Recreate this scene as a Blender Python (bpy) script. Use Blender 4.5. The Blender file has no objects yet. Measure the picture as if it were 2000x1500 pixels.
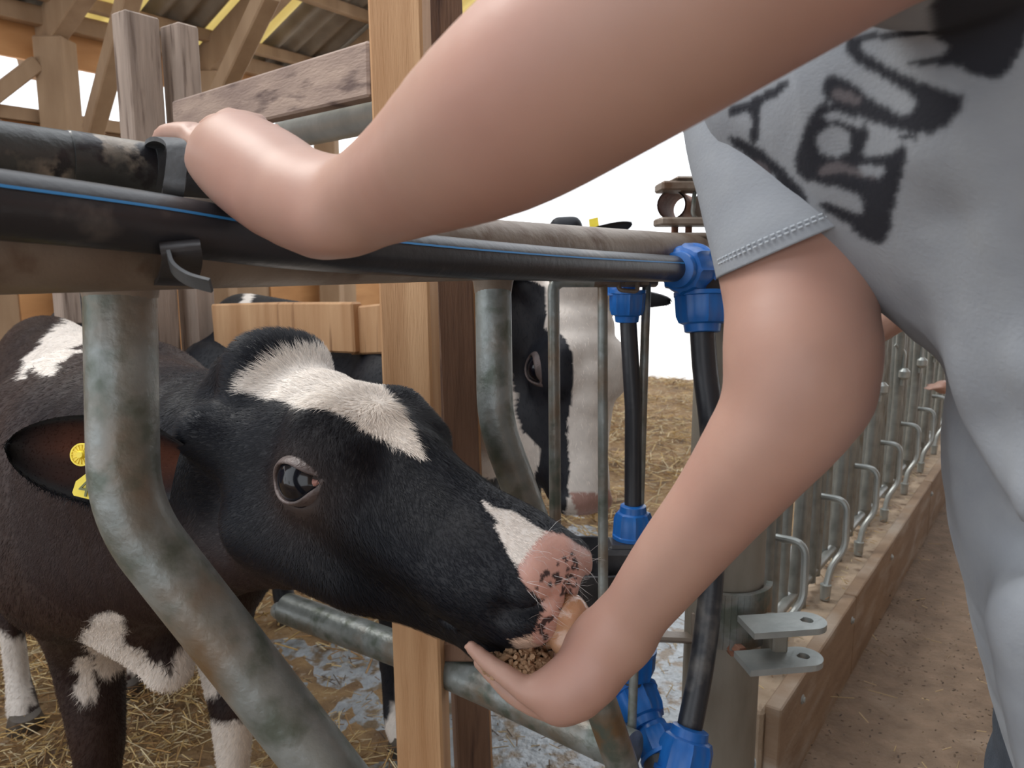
import bpy, math, random
import numpy as np
from mathutils import Vector, Matrix, Euler

# ------------------------------------------------------------------ camera, sky, exposure
H = 1.08
PITCH = math.radians(9.0)
FPX = 1500.0
scn = bpy.context.scene
cd = bpy.data.cameras.new('camera'); cam = bpy.data.objects.new('camera', cd)
scn.collection.objects.link(cam); scn.camera = cam
cam.location = (0, 0, H); cam.rotation_euler = (math.pi/2 - PITCH, 0, 0)
cd.sensor_width = 36; cd.lens = 27; cd.clip_start = 0.02; cd.clip_end = 300
cd.dof.use_dof = True; cd.dof.focus_distance = 0.72; cd.dof.aperture_fstop = 14
wd = bpy.data.worlds.new('sky'); scn.world = wd; wd.use_nodes = True
bg = wd.node_tree.nodes['Background']
bg.inputs[0].default_value = (0.93, 0.96, 1.0, 1); bg.inputs[1].default_value = 1.5
sd = bpy.data.lights.new('sun', 'SUN'); sun = bpy.data.objects.new('sun', sd)
scn.collection.objects.link(sun)
sd.energy = 1.7; sd.angle = math.radians(25); sd.color = (1.0, 0.96, 0.9)
SUNDIR = Vector((0.72, -0.30, -0.95))          # travel direction of the light
sun.rotation_euler = SUNDIR.to_track_quat('-Z', 'Y').to_euler()
vs = scn.view_settings
vs.view_transform = 'Standard'; vs.look = 'None'; vs.gamma = 1.0; vs.use_curve_mapping = False
vs.exposure = 0.45

rng = np.random.default_rng(7); random.seed(7)
COL = scn.collection
SP, CP = math.sin(PITCH), math.cos(PITCH)
FW = np.array([0, CP, -SP]); UP = np.array([0, SP, CP]); CAM = np.array([0, 0, H])

def P(px, py, dep):
    return CAM + np.array([(px-1000)/FPX*dep, 0, 0]) + dep*FW - (py-750)/FPX*dep*UP
def V3(p): return Vector([float(a) for a in p])
def PZ(px, py, z):                      # pixel ray meets the level z
    d = np.array([(px-1000)/FPX, 0, 0]) + FW - (py-750)/FPX*UP
    return CAM + d*((z-H)/d[2])
def proj(V):
    q = V - CAM
    dep = q@FW; dep = np.where(np.abs(dep) < 1e-4, 1e-4, dep)
    return np.stack([1000+FPX*q[:, 0]/dep, 750-FPX*(q@UP)/dep], 1), dep
# barn frame: d runs along the feed front, n goes into the pens
A0 = np.array([-.255, .50, 0.]); TH = math.radians(36)
DD = np.array([math.sin(TH), math.cos(TH), 0.]); NN = np.array([-math.cos(TH), math.sin(TH), 0.])
def ST(s, t, z=0.): return A0 + s*DD + t*NN + np.array([0, 0, z])
MM = np.array([-.741, .672, 0.])        # run of the wooden divider between the pens

# ------------------------------------------------------------------ object helpers
def tag(o, label=None, cat=None, group=None, kind=None):
    if label: o['label'] = label
    if cat: o['category'] = cat
    if group: o['group'] = group
    if kind: o['kind'] = kind
    return o
def empty(name, loc, label, cat, group=None):
    o = bpy.data.objects.new(name, None); COL.objects.link(o); o.location = V3(loc)
    o.empty_display_size = 0.05
    return tag(o, label, cat, group)
def mesh_obj(name, V, F, mat, parent=None, smooth=True, cols=None, auto=None):
    V = np.asarray(V, np.float32).reshape(-1, 3)
    if parent is not None: V = V - np.array(parent.location, np.float32)
    me = bpy.data.meshes.new(name)
    if isinstance(F, np.ndarray):
        n, k = F.shape
        me.vertices.add(len(V)); me.vertices.foreach_set('co', V.ravel())
        me.loops.add(n*k); me.loops.foreach_set('vertex_index', F.astype(np.int32).ravel())
        me.polygons.add(n); me.polygons.foreach_set('loop_start', np.arange(0, n*k, k, dtype=np.int32))
        me.update(calc_edges=True)
    else:
        me.from_pydata(V.tolist(), [], F); me.update()
    if smooth: me.polygons.foreach_set('use_smooth', [True]*len(me.polygons))
    if smooth and auto:
        me.set_sharp_from_angle(angle=math.radians(auto))
    if cols is not None:
        a = me.color_attributes.new('Col', 'FLOAT_COLOR', 'POINT')
        c = np.ones((len(V), 4), np.float32); c[:, :3] = cols; a.data.foreach_set('color', c.ravel())
    me.validate()
    o = bpy.data.objects.new(name, me); COL.objects.link(o)
    if mat: me.materials.append(mat)
    if parent is not None: o.parent = parent
    return o
class MB:
    def __init__(s): s.V = []; s.F = []
    def add(s, V, F):
        b = len(s.V); s.V += [tuple(map(float, v)) for v in V]; s.F += [[i+b for i in f] for f in F]; return s
    def build(s, name, mat, parent=None, smooth=True, auto=35):
        return mesh_obj(name, s.V, s.F, mat, parent, smooth, None, auto)
    def tube(s, pts, r, n=20, caps=True, flat=None):
        pts = [np.asarray(p, float) for p in pts]
        rr = r if hasattr(r, '__len__') else [r]*len(pts)
        V = []; F = []
        up = None
        for i, p in enumerate(pts):
            t = pts[min(i+1, len(pts)-1)] - pts[max(i-1, 0)]; t = t/np.linalg.norm(t)
            if up is None:
                up = np.array([0, 0, 1.]) if abs(t[2]) < .9 else np.array([1., 0, 0])
            x = np.cross(t, up); x /= np.linalg.norm(x); y = np.cross(x, t); up = y
            for k in range(n):
                a = 2*math.pi*k/n
                V.append(p + rr[i]*(math.cos(a)*x + math.sin(a)*y*(flat or 1)))
        for i in range(len(pts)-1):
            for k in range(n):
                a = i*n+k; b = i*n+(k+1) % n
                F.append([a, b, b+n, a+n])
        if caps:
            F.append(list(range(n))[::-1]); F.append([len(V)-n+k for k in range(n)])
        return s.add(V, F)
    def box(s, c, ax, ay, az, bev=0.0):         # centre and three half-axis vectors, chamfered edges
        c = np.asarray(c, float); A = [np.asarray(q, float) for q in (ax, ay, az)]
        L = [np.linalg.norm(q) for q in A]
        if bev <= 0:
            V = [c + i*A[0]+j*A[1]+k*A[2] for i in (-1, 1) for j in (-1, 1) for k in (-1, 1)]
            return s.add(V, [[0, 1, 3, 2], [4, 6, 7, 5], [0, 4, 5, 1], [2, 3, 7, 6], [0, 2, 6, 4], [1, 5, 7, 3]])
        V = []; idx = {}
        for i in (-1, 1):
            for j in (-1, 1):
                for k in (-1, 1):
                    for a in range(3):
                        e = [1-bev/L[0], 1-bev/L[1], 1-bev/L[2]]; e[a] = 1
                        idx[(i, j, k, a)] = len(V); V.append(c+i*e[0]*A[0]+j*e[1]*A[1]+k*e[2]*A[2])
        F = []
        for a in range(3):
            for sg in (-1, 1):
                q = []
                for (u, v) in ((-1, -1), (1, -1), (1, 1), (-1, 1)):
                    t = [0, 0, 0]; t[a] = sg; t[(a+1) % 3] = u; t[(a+2) % 3] = v; q.append(idx[(*t, a)])
                F.append(q if sg > 0 else q[::-1])
        for a in range(3):
            b, d = (a+1) % 3, (a+2) % 3
            for u in (-1, 1):
                for v in (-1, 1):
                    def g(w, ax):
                        t = [0, 0, 0]; t[a] = w; t[b] = u; t[d] = v; return idx[(*t, ax)]
                    F.append([g(-1, b), g(1, b), g(1, d), g(-1, d)])
        for i in (-1, 1):
            for j in (-1, 1):
                for k in (-1, 1): F.append([idx[(i, j, k, 0)], idx[(i, j, k, 1)], idx[(i, j, k, 2)]])
        return s.add(V, F)
    def beam(s, p, q, w, h, upv=(0, 0, 1), bev=.004):
        p = np.asarray(p, float); q = np.asarray(q, float); d = q-p; L = np.linalg.norm(d); d /= L
        x = np.cross(d, upv); x /= np.linalg.norm(x); y = np.cross(x, d)
        return s.box((p+q)/2, d*L/2, x*w/2, y*h/2, bev)
    def lathe(s, base, axis, prof, n=28, ribs=0, ribh=0.0, caps=True):    # prof [(distance along, radius, ribbed)]
        base = np.asarray(base, float); ax = np.asarray(axis, float); ax = ax/np.linalg.norm(ax)
        u = np.array([0, 0, 1.]) if abs(ax[2]) < .9 else np.array([1., 0, 0])
        x = np.cross(ax, u); x /= np.linalg.norm(x); y = np.cross(ax, x)
        V = []; F = []
        for q in prof:
            for k in range(n):
                a = 2*math.pi*k/n
                r = q[1]
                if ribs and len(q) > 2 and q[2] and (k % (n//ribs)) == 0: r += ribh
                V.append(base + ax*q[0] + r*(math.cos(a)*x+math.sin(a)*y))
        m = len(prof)
        for i in range(m-1):
            for k in range(n):
                a = i*n+k; b = i*n+(k+1) % n
                F.append([a, b, b+n, a+n])
        if caps: F.append(list(range(n))[::-1]); F.append([(m-1)*n+k for k in range(n)])
        return s.add(V, F)
    def plate(s, outline, thick):            # 3-D outline in a plane, extruded by the vector thick
        n = len(outline); o = [np.asarray(p, float) for p in outline]; t = np.asarray(thick, float)
        V = o + [p+t for p in o]
        return s.add(V, [list(range(n))[::-1], [n+i for i in range(n)]] + [[i, (i+1) % n, n+(i+1) % n, n+i] for i in range(n)])

def smoothpath(pts, m=8):
    pts = [np.asarray(p, float) for p in pts]; out = []
    q = [2*pts[0]-pts[1]] + pts + [2*pts[-1]-pts[-2]]
    for i in range(1, len(q)-2):
        for k in range(m):
            t = k/m; a, b, c, d = q[i-1], q[i], q[i+1], q[i+2]
            out.append(.5*((2*b)+(-a+c)*t+(2*a-5*b+4*c-d)*t*t+(-a+3*b-3*c+d)*t**3))
    out.append(pts[-1]); return out
def roundpath(pts, rad, m=8):               # straight runs with rounded corners
    pts = [np.asarray(p, float) for p in pts]; out = [pts[0]]
    for i in range(1, len(pts)-1):
        a, b, c = pts[i-1], pts[i], pts[i+1]
        u = (a-b)/np.linalg.norm(a-b); v = (c-b)/np.linalg.norm(c-b)
        r = min(rad, .48*np.linalg.norm(a-b), .48*np.linalg.norm(c-b))
        p, q = b+u*r, b+v*r
        for k in range(m+1):
            t = k/m; out.append((1-t)**2*p+2*t*(1-t)*b+t*t*q)
    out.append(pts[-1]); return out

# ------------------------------------------------------------------ materials
def mat(name, base, rough=.6, metal=0., n2=None, nscale=8., nmix=.5, bump=0., bscale=60., stretch=None,
        attr=False, sss=0., spec=.5, extra=None, trans=0., coat=0., bdist=.003):
    m = bpy.data.materials.new(name); m.use_nodes = True
    nt = m.node_tree; b = nt.nodes['Principled BSDF']
    b.inputs['Roughness'].default_value = rough; b.inputs['Metallic'].default_value = metal
    b.inputs['Specular IOR Level'].default_value = spec
    if coat: b.inputs['Coat Weight'].default_value = coat; b.inputs['Coat Roughness'].default_value = .15
    if sss:
        b.inputs['Subsurface Weight'].default_value = sss
        b.inputs['Subsurface Radius'].default_value = (1., .35, .2); b.inputs['Subsurface Scale'].default_value = .006
    tc = nt.nodes.new('ShaderNodeTexCoord'); mp = nt.nodes.new('ShaderNodeMapping')
    nt.links.new(tc.outputs['Object'], mp.inputs[0])
    if stretch: mp.inputs['Scale'].default_value = stretch
    src = None
    if attr:
        at = nt.nodes.new('ShaderNodeAttribute'); at.attribute_name = 'Col'; src = at.outputs['Color']
    else: b.inputs['Base Color'].default_value = (*base, 1)
    def noise(sc, det=5.):
        n = nt.nodes.new('ShaderNodeTexNoise'); n.inputs['Scale'].default_value = sc; n.inputs['Detail'].default_value = det
        nt.links.new(mp.outputs[0], n.inputs['Vector']); return n
    if n2 is not None:
        n = noise(nscale); r = nt.nodes.new('ShaderNodeValToRGB')
        r.color_ramp.elements[0].position = max(0, .5-.5*nmix+.05); r.color_ramp.elements[1].position = min(1, .5+.3*nmix+.05)
        nt.links.new(n.outputs['Fac'], r.inputs[0])
        r.color_ramp.elements[0].color = (*base, 1); r.color_ramp.elements[1].color = (*n2, 1)
        last = r.outputs[0]
        if extra:
            for (c, sc, lo, hi) in extra:
                n = noise(sc, 8.); rr = nt.nodes.new('ShaderNodeMapRange')
                rr.inputs['From Min'].default_value = lo; rr.inputs['From Max'].default_value = hi
                nt.links.new(n.outputs['Fac'], rr.inputs[0])
                mx = nt.nodes.new('ShaderNodeMix'); mx.data_type = 'RGBA'
                nt.links.new(rr.outputs[0], mx.inputs['Factor']); nt.links.new(last, mx.inputs['A']); mx.inputs['B'].default_value = (*c, 1)
                last = mx.outputs['Result']
        if src is not None:
            mx = nt.nodes.new('ShaderNodeMix'); mx.data_type = 'RGBA'; mx.blend_type = 'MULTIPLY'; mx.inputs['Factor'].default_value = 1
            nt.links.new(src, mx.inputs['A']); nt.links.new(last, mx.inputs['B']); last = mx.outputs['Result']
        src = last
    if src is not None: nt.links.new(src, b.inputs['Base Color'])
    if bump:
        n = noise(bscale, 6.); bp = nt.nodes.new('ShaderNodeBump'); bp.inputs['Strength'].default_value = bump
        bp.inputs['Distance'].default_value = bdist
        nt.links.new(n.outputs['Fac'], bp.inputs['Height']); nt.links.new(bp.outputs[0], b.inputs['Normal'])
    if trans:
        t = nt.nodes.new('ShaderNodeBsdfTranslucent'); t.inputs[0].default_value = (*base, 1)
        mx = nt.nodes.new('ShaderNodeMixShader'); mx.inputs[0].default_value = trans
        nt.links.new(b.outputs[0], mx.inputs[1]); nt.links.new(t.outputs[0], mx.inputs[2])
        nt.links.new(mx.outputs[0], nt.nodes['Material Output'].inputs[0])
    return m
M = {}
M['galv'] = mat('galvanised_steel', (.13, .145, .135), .40, .35, (.30, .33, .33), 26, .7, .35, 110, extra=[((.17, .11, .06), 11, .47, .70), ((.10, .12, .10), 30, .5, .66)])
M['galv_brown'] = mat('stained_galvanised_steel', (.12, .085, .06), .5, .2, (.26, .22, .18), 10, .6, .35, 80, extra=[((.10, .055, .03), 22, .55, .72)])
M['galv_light'] = mat('bright_galvanised_steel', (.30, .33, .33), .38, .5, (.46, .49, .48), 20, .6, .2, 100)
M['galv_post'] = mat('weathered_post_steel', (.15, .13, .10), .55, .15, (.32, .30, .26), 14, .7, .5, 60, stretch=(1, 1, .35), extra=[((.12, .09, .06), 5, .5, .72)])
M['rust'] = mat('rusty_steel', (.25, .10, .06), .7, .2, (.36, .2, .14), 60, .6, .6, 200)
M['pipe'] = mat('black_polyethylene', (.012, .014, .02), .38, 0, (.03, .033, .04), 12, .6, .15, 120, extra=[((.16, .15, .14), 16, .60, .78)])
M['pipe_dirty'] = mat('dirty_black_polyethylene', (.02, .024, .028), .38, 0, (.09, .10, .10), 20, .6, .3, 120, extra=[((.34, .30, .25), 26, .50, .66), ((.02, .02, .025), 60, .5, .6)])
M['galv_mid'] = mat('galvanised_headlock_tube', (.17, .185, .175), .4, .4, (.36, .38, .37), 20, .6, .25, 100, extra=[((.20, .16, .11), 9, .55, .75)])
M['stripe'] = mat('blue_pipe_stripe', (.03, .22, .52), .4)
M['stripe2'] = mat('pale_pipe_stripe', (.25, .38, .55), .4)
M['black'] = mat('black_plastic', (.012, .013, .016), .45, 0, (.04, .04, .045), 30, .6, .2, 150)
M['strap'] = mat('grey_black_rubber', (.03, .034, .04), .5, 0, (.09, .10, .11), 30, .6, .2, 150)
M['blue'] = mat('blue_fitting_plastic', (.008, .10, .38), .33, 0, (.014, .15, .50), 20, .6, .05, 100)
M['wood'] = mat('light_timber', (.34, .165, .065), .7, 0, (.60, .37, .20), 2.2, .7, .5, 30, stretch=(12, 12, 1.), extra=[((.16, .07, .03), 3, .62, .75)])
M['wood_dark'] = mat('dark_timber', (.10, .055, .035), .75, 0, (.24, .14, .09), 4, .7, .5, 30, stretch=(12, 12, 1.), extra=[((.05, .025, .02), 4, .55, .7)])
M['wood_grey'] = mat('weathered_timber', (.22, .17, .14), .8, 0, (.42, .33, .27), 4, .7, .6, 30, stretch=(12, 12, 1.), extra=[((.12, .08, .06), 5, .55, .7)])
M['wood_rail'] = mat('weathered_plank', (.20, .14, .12), .8, 0, (.40, .30, .24), 4, .7, .6, 30, stretch=(2., 2., 9), extra=[((.12, .08, .07), 5, .55, .7)])
M['wood_barn'] = mat('barn_timber', (.24, .15, .085), .8, 0, (.38, .26, .16), 2, .7, .3, 20, stretch=(4, 4, 1.))
M['wood_panel'] = mat('orange_boards', (.40, .19, .07), .75, 0, (.55, .29, .12), 3, .7, .3, 20, stretch=(1, 1, 4))
M['roof'] = mat('fibre_cement_roof', (.17, .14, .11), .85, 0, (.30, .26, .21), 5, .7, .3, 30)
M['rooflight'] = mat('translucent_roof_sheet', (.75, .66, .38), .6, 0, trans=.6)
M['straw'] = mat('straw_blades', (.55, .36, .12), .6, attr=True)
M['bed'] = mat('trodden_straw_floor', (.17, .095, .045), .9, 0, (.40, .26, .12), 14, .8, 1., 40, bdist=.02, extra=[((.12, .07, .04), 6, .5, .7), ((.55, .47, .36), 30, .6, .75)])
M['wetfloor'] = mat('wet_concrete_floor', (.20, .22, .23), .25, 0, (.42, .46, .50), 12, .7, .8, 60, bdist=.01, extra=[((.18, .13, .08), 25, .5, .62)])
M['alley'] = mat('feed_passage_concrete', (.13, .088, .058), .85, 0, (.27, .19, .13), 16, .8, 1., 70, bdist=.006, extra=[((.40, .31, .23), 3.5, .55, .78)])
M['yard'] = mat('pale_concrete_yard', (.80, .78, .74), .9, 0, (.88, .86, .82), 2, .6)
M['kerbtop'] = mat('dusty_concrete', (.30, .22, .15), .85, 0, (.48, .38, .28), 14, .8, .8, 80, bdist=.006, extra=[((.18, .12, .08), 20, .55, .7)])
M['kerbwood'] = mat('kerb_board', (.20, .125, .075), .75, 0, (.34, .24, .16), 3, .7, .5, 30, stretch=(2, 2, 8), extra=[((.42, .36, .30), 2.2, .5, .75)])
M['skin'] = mat('skin', (.86, .84, .86), .47, 0, (1., 1., 1.), 25, .9, .10, 320, attr=True, sss=.12, spec=.4, bdist=.0006)
M['coat'] = mat('calf_coat', (.8, .8, .8), .55, 0, (1., 1., 1.), 60, .8, .25, 260, attr=True, spec=.35, bdist=.001)
M['hair'] = mat('calf_hair', (1, 1, 1), .5, attr=True, spec=.18)
M['nose'] = mat('moist_nose', (1, 1, 1), .3, attr=True, spec=.5, bump=.35, bscale=350, sss=.15, bdist=.001)
M['eye'] = mat('calf_eyeball', (.006, .007, .012), .12, 0, spec=.45)
M['eyelid'] = mat('eyelid_skin', (.045, .035, .034), .45, 0, (.17, .13, .125), 45, .8, .4, 300)
M['yellow'] = mat('yellow_tag_plastic', (.85, .68, .04), .4, 0, (.95, .78, .08), 30)
M['ink'] = mat('grey_tag_print', (.16, .17, .06), .5)
M['tongue'] = mat('wet_tongue', (.40, .19, .085), .16, 0, (.50, .29, .18), 30, .8, .3, 200, sss=.3, coat=.5)
M['shirt'] = mat('grey_jersey', (.82, .83, .86), .9, 0, (1., 1., 1.), 55, .9, .35, 500, attr=True, spec=.2, bdist=.0008, stretch=(.5, 1, 1))
M['stitch'] = mat('sewing_thread', (.50, .56, .62), .8)
M['jeans'] = mat('dark_denim', (.03, .04, .055), .85, 0, (.07, .085, .11), 40, .8, .3, 400)
M['pellet'] = mat('feed_pellets', (.20, .11, .06), .8, 0, (.40, .26, .15), 60, .8, .4, 300)
M['humanhair'] = mat('brown_hair', (.08, .045, .025), .6, 0, (.13, .08, .05), 80, .8, .5, 200)
M['hoof'] = mat('hoof_horn', (.05, .04, .035), .5, 0, (.12, .1, .08), 30)

# ------------------------------------------------------------------ distance-field sculpting
def axis_pts(lo, hi, coarse, fines):        # fines [(a, b, step)]: finer spacing inside a..b
    out = [lo]
    while out[-1] < hi:
        x = out[-1]; st = coarse
        for (a, b, s) in fines:
            if a <= x <= b: st = min(st, s)
            elif x < a: st = min(st, max(s, (a-x)*.35+s))
            else: st = min(st, max(s, (x-b)*.35+s))
        out.append(x+st)
    return np.array(out, np.float32)
class Field:
    def __init__(s, ax, ay, az):
        s.ax = (ax, ay, az); s.F = np.full((len(ax), len(ay), len(az)), .12, np.float32)
    def _sub(s, lo, hi):
        sl = []; g = []
        for i in range(3):
            a = s.ax[i]; i0 = max(0, int(np.searchsorted(a, lo[i]))-1); i1 = min(len(a), int(np.searchsorted(a, hi[i]))+1)
            if i1 - i0 < 2: return None, None
            sl.append(slice(i0, i1)); g.append(a[i0:i1])
        G = np.meshgrid(*g, indexing='ij', sparse=True)
        return tuple(sl), G
    def _mix(s, sl, d, k, sub=False):
        d = d.astype(np.float32); f = s.F[sl]
        if sub:
            d = -d; h = np.clip(.5-.5*(f-d)/k, 0, 1); s.F[sl] = f*(1-h)+d*h+k*h*(1-h)
        else:
            h = np.clip(.5+.5*(f-d)/k, 0, 1); s.F[sl] = f*(1-h)+d*h-k*h*(1-h)
    def cone(s, a, b, r1, r2, k=.02, sub=False, flat=None):    # flat = (unit vector, factor): squashed along it
        a = np.asarray(a, float); b = np.asarray(b, float); R = max(r1, r2)*max(1, (1/flat[1] if flat else 1))+k*1.3+.03
        sl, G = s._sub(np.minimum(a, b)-R, np.maximum(a, b)+R)
        if sl is None: return s
        ab = b-a; L = max(ab@ab, 1e-9)
        p = [G[i]-a[i] for i in range(3)]
        t = np.clip((p[0]*ab[0]+p[1]*ab[1]+p[2]*ab[2])/L, 0, 1)
        q = [p[i]-t*ab[i] for i in range(3)]
        if flat:
            w = flat[0]; e = (q[0]*w[0]+q[1]*w[1]+q[2]*w[2])*(1/flat[1]-1); q = [q[i]+e*w[i] for i in range(3)]
        d = np.sqrt(q[0]**2+q[1]**2+q[2]**2)-(r1+(r2-r1)*t)
        if flat: d = d*min(1, flat[1]**.5)
        s._mix(sl, d, k, sub); return s
    def ell(s, c, axes, rad, k=.02, sub=False):       # axes = 3 unit vectors, rad = 3 radii
        c = np.asarray(c, float); R = max(rad)+k*1.3+.03
        sl, G = s._sub(c-R, c+R)
        if sl is None: return s
        p = [G[i]-c[i] for i in range(3)]; k0 = 0; k1 = 0
        for w, r in zip(axes, rad):
            e = p[0]*w[0]+p[1]*w[1]+p[2]*w[2]; k0 = k0+(e/r)**2; k1 = k1+(e/r**2)**2
        k0 = np.sqrt(k0); k1 = np.sqrt(k1)+1e-6
        s._mix(sl, k0*(k0-1)/k1, k, sub); return s
    def chain(s, pts, k=.02, sub=False, flat=None):        # pts [(x,y,z,r)]
        pts = [np.asarray(p, float) for p in pts]
        if len(pts) > 2:          # a smooth run through the given spheres
            L = [0.]
            for a, b in zip(pts[:-1], pts[1:]): L.append(L[-1]+max(np.linalg.norm(b[:3]-a[:3]), 1e-4))
            q = [2*pts[0]-pts[1]]+pts+[2*pts[-1]-pts[-2]]; L = [2*L[0]-L[1]]+L+[2*L[-1]-L[-2]]; out = []
            for i in range(1, len(q)-2):
                m1 = (q[i+1]-q[i-1])/(L[i+1]-L[i-1]); m2 = (q[i+2]-q[i])/(L[i+2]-L[i]); h = L[i+1]-L[i]
                for j in range(4):
                    t = j/4; out.append((2*t**3-3*t*t+1)*q[i]+(t**3-2*t*t+t)*h*m1+(-2*t**3+3*t*t)*q[i+1]+(t**3-t*t)*h*m2)
            out.append(pts[-1]); pts = out
        P_ = np.array(pts); R_ = P_[:, 3].max()*max(1, (1/flat[1] if flat else 1))+k*1.3+.03
        sl0, _ = s._sub(P_[:, :3].min(0)-R_, P_[:, :3].max(0)+R_)
        if sl0 is None: return s
        keep = s.F; s.F = np.full(keep.shape, 9., np.float32) if False else keep
        T = np.full(keep[sl0].shape, 9., np.float32); o = [q.start for q in sl0]
        for a, b in zip(pts[:-1], pts[1:]):
            R = max(a[3], b[3])*max(1, (1/flat[1] if flat else 1))+k*1.3+.03
            sl, G = s._sub(np.minimum(a[:3], b[:3])-R, np.maximum(a[:3], b[:3])+R)
            if sl is None: continue
            ab = b[:3]-a[:3]; L2 = max(ab@ab, 1e-9); p = [G[i]-a[i] for i in range(3)]
            t = np.clip((p[0]*ab[0]+p[1]*ab[1]+p[2]*ab[2])/L2, 0, 1); q = [p[i]-t*ab[i] for i in range(3)]
            if flat:
                w = flat[0]; e = (q[0]*w[0]+q[1]*w[1]+q[2]*w[2])*(1/flat[1]-1); q = [q[i]+e*w[i] for i in range(3)]
            d = np.sqrt(q[0]**2+q[1]**2+q[2]**2)-(a[3]+(b[3]-a[3])*t)
            tl = tuple(slice(sl[i].start-o[i], sl[i].stop-o[i]) for i in range(3))
            v = T[tl]
            if v.shape == d.shape: T[tl] = np.minimum(v, d)
        s._mix(sl0, T, k, sub)
        return s
    def mesh(s, smooth=2):
        F = s.F; ax = s.ax; S = F < 0
        c = np.zeros(tuple(n-1 for n in F.shape), np.int8)
        for i in (0, 1):
            for j in (0, 1):
                for k in (0, 1): c += S[i:F.shape[0]-1+i, j:F.shape[1]-1+j, k:F.shape[2]-1+k]
        act = (c > 0) & (c < 8); I = np.argwhere(act)
        idx = np.full(act.shape, -1, np.int32); idx[tuple(I.T)] = np.arange(len(I))
        acc = np.zeros((len(I), 3)); cnt = np.zeros(len(I))
        cs = [(i, j, k) for i in (0, 1) for j in (0, 1) for k in (0, 1)]
        for a in cs:
            for d in range(3):
                if a[d]: continue
                b = list(a); b[d] = 1
                ia = I+np.array(a); ib = I+np.array(b)
                fa = F[tuple(ia.T)]; fb = F[tuple(ib.T)]; m = (fa < 0) != (fb < 0)
                t = np.where(m, fa/np.where(np.abs(fa-fb) < 1e-9, 1, fa-fb), 0)
                for e in range(3):
                    pa = ax[e][ia[:, e]]; pb = ax[e][ib[:, e]]
                    acc[:, e] += np.where(m, pa+(pb-pa)*t, 0)
                cnt += m
        V = acc/np.maximum(cnt, 1)[:, None]
        Q = []
        for d in range(3):
            e, f = (d+1) % 3, (d+2) % 3
            s0 = [slice(None)]*3; s1 = [slice(None)]*3; s0[d] = slice(0, -1); s1[d] = slice(1, None)
            for q in (e, f): s0[q] = slice(1, -1); s1[q] = slice(1, -1)
            A = S[tuple(s0)]; B = S[tuple(s1)]
            for flip, mk in ((False, A & ~B), (True, ~A & B)):
                J = np.argwhere(mk)
                if not len(J): continue
                J[:, e] += 1; J[:, f] += 1
                def cell(de, df):
                    K = J.copy(); K[:, e] += de; K[:, f] += df; return idx[tuple(K.T)]
                q = np.stack([cell(-1, -1), cell(0, -1), cell(0, 0), cell(-1, 0)], 1)
                Q.append(q[:, ::-1] if flip else q)
        Q = np.concatenate(Q); Q = Q[(Q >= 0).all(1)]
        for _ in range(smooth):
            sm = np.zeros_like(V); n = np.zeros(len(V))
            for a, b in ((0, 1), (1, 2), (2, 3), (3, 0)):
                for u, v in ((a, b), (b, a)):
                    for e in range(3): sm[:, e] += np.bincount(Q[:, u], V[Q[:, v], e], len(V))
                    n += np.bincount(Q[:, u], minlength=len(V))
            V = V*.4+.6*sm/np.maximum(n, 1)[:, None]
        return V, Q
def normals(V, Q):
    n = np.cross(V[Q[:, 2]]-V[Q[:, 0]], V[Q[:, 3]]-V[Q[:, 1]]) if Q.shape[1] == 4 else np.cross(V[Q[:, 1]]-V[Q[:, 0]], V[Q[:, 2]]-V[Q[:, 0]])
    N = np.zeros_like(V)
    for j in range(Q.shape[1]):
        for e in range(3): N[:, e] += np.bincount(Q[:, j], n[:, e], len(V))
    return N/(np.linalg.norm(N, axis=1)[:, None]+1e-12), n
def vnoise(V, sc, seed=0):
    r = np.random.default_rng(seed); o = np.zeros(len(V))
    for i in range(7):
        k = r.normal(size=3)*sc*(1+i*.35); o += np.sin(V@k+r.uniform(0, 6.28))/(1+.25*i)
    return o/3.
def inpoly(xy, poly):
    x, y = xy[:, 0], xy[:, 1]; ins = np.zeros(len(x), bool); n = len(poly)
    for i in range(n):
        x1, y1 = poly[i]; x2, y2 = poly[(i+1) % n]
        if y1 == y2: continue
        c = ((y1 > y) != (y2 > y)) & (x < (x2-x1)*(y-y1)/(y2-y1)+x1); ins ^= c
    return ins
def pc(chain):                           # (px, py, depth, radius in px) -> world spheres
    return [(*P(a, b, c), d/FPX*c) for a, b, c, d in chain]
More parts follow.
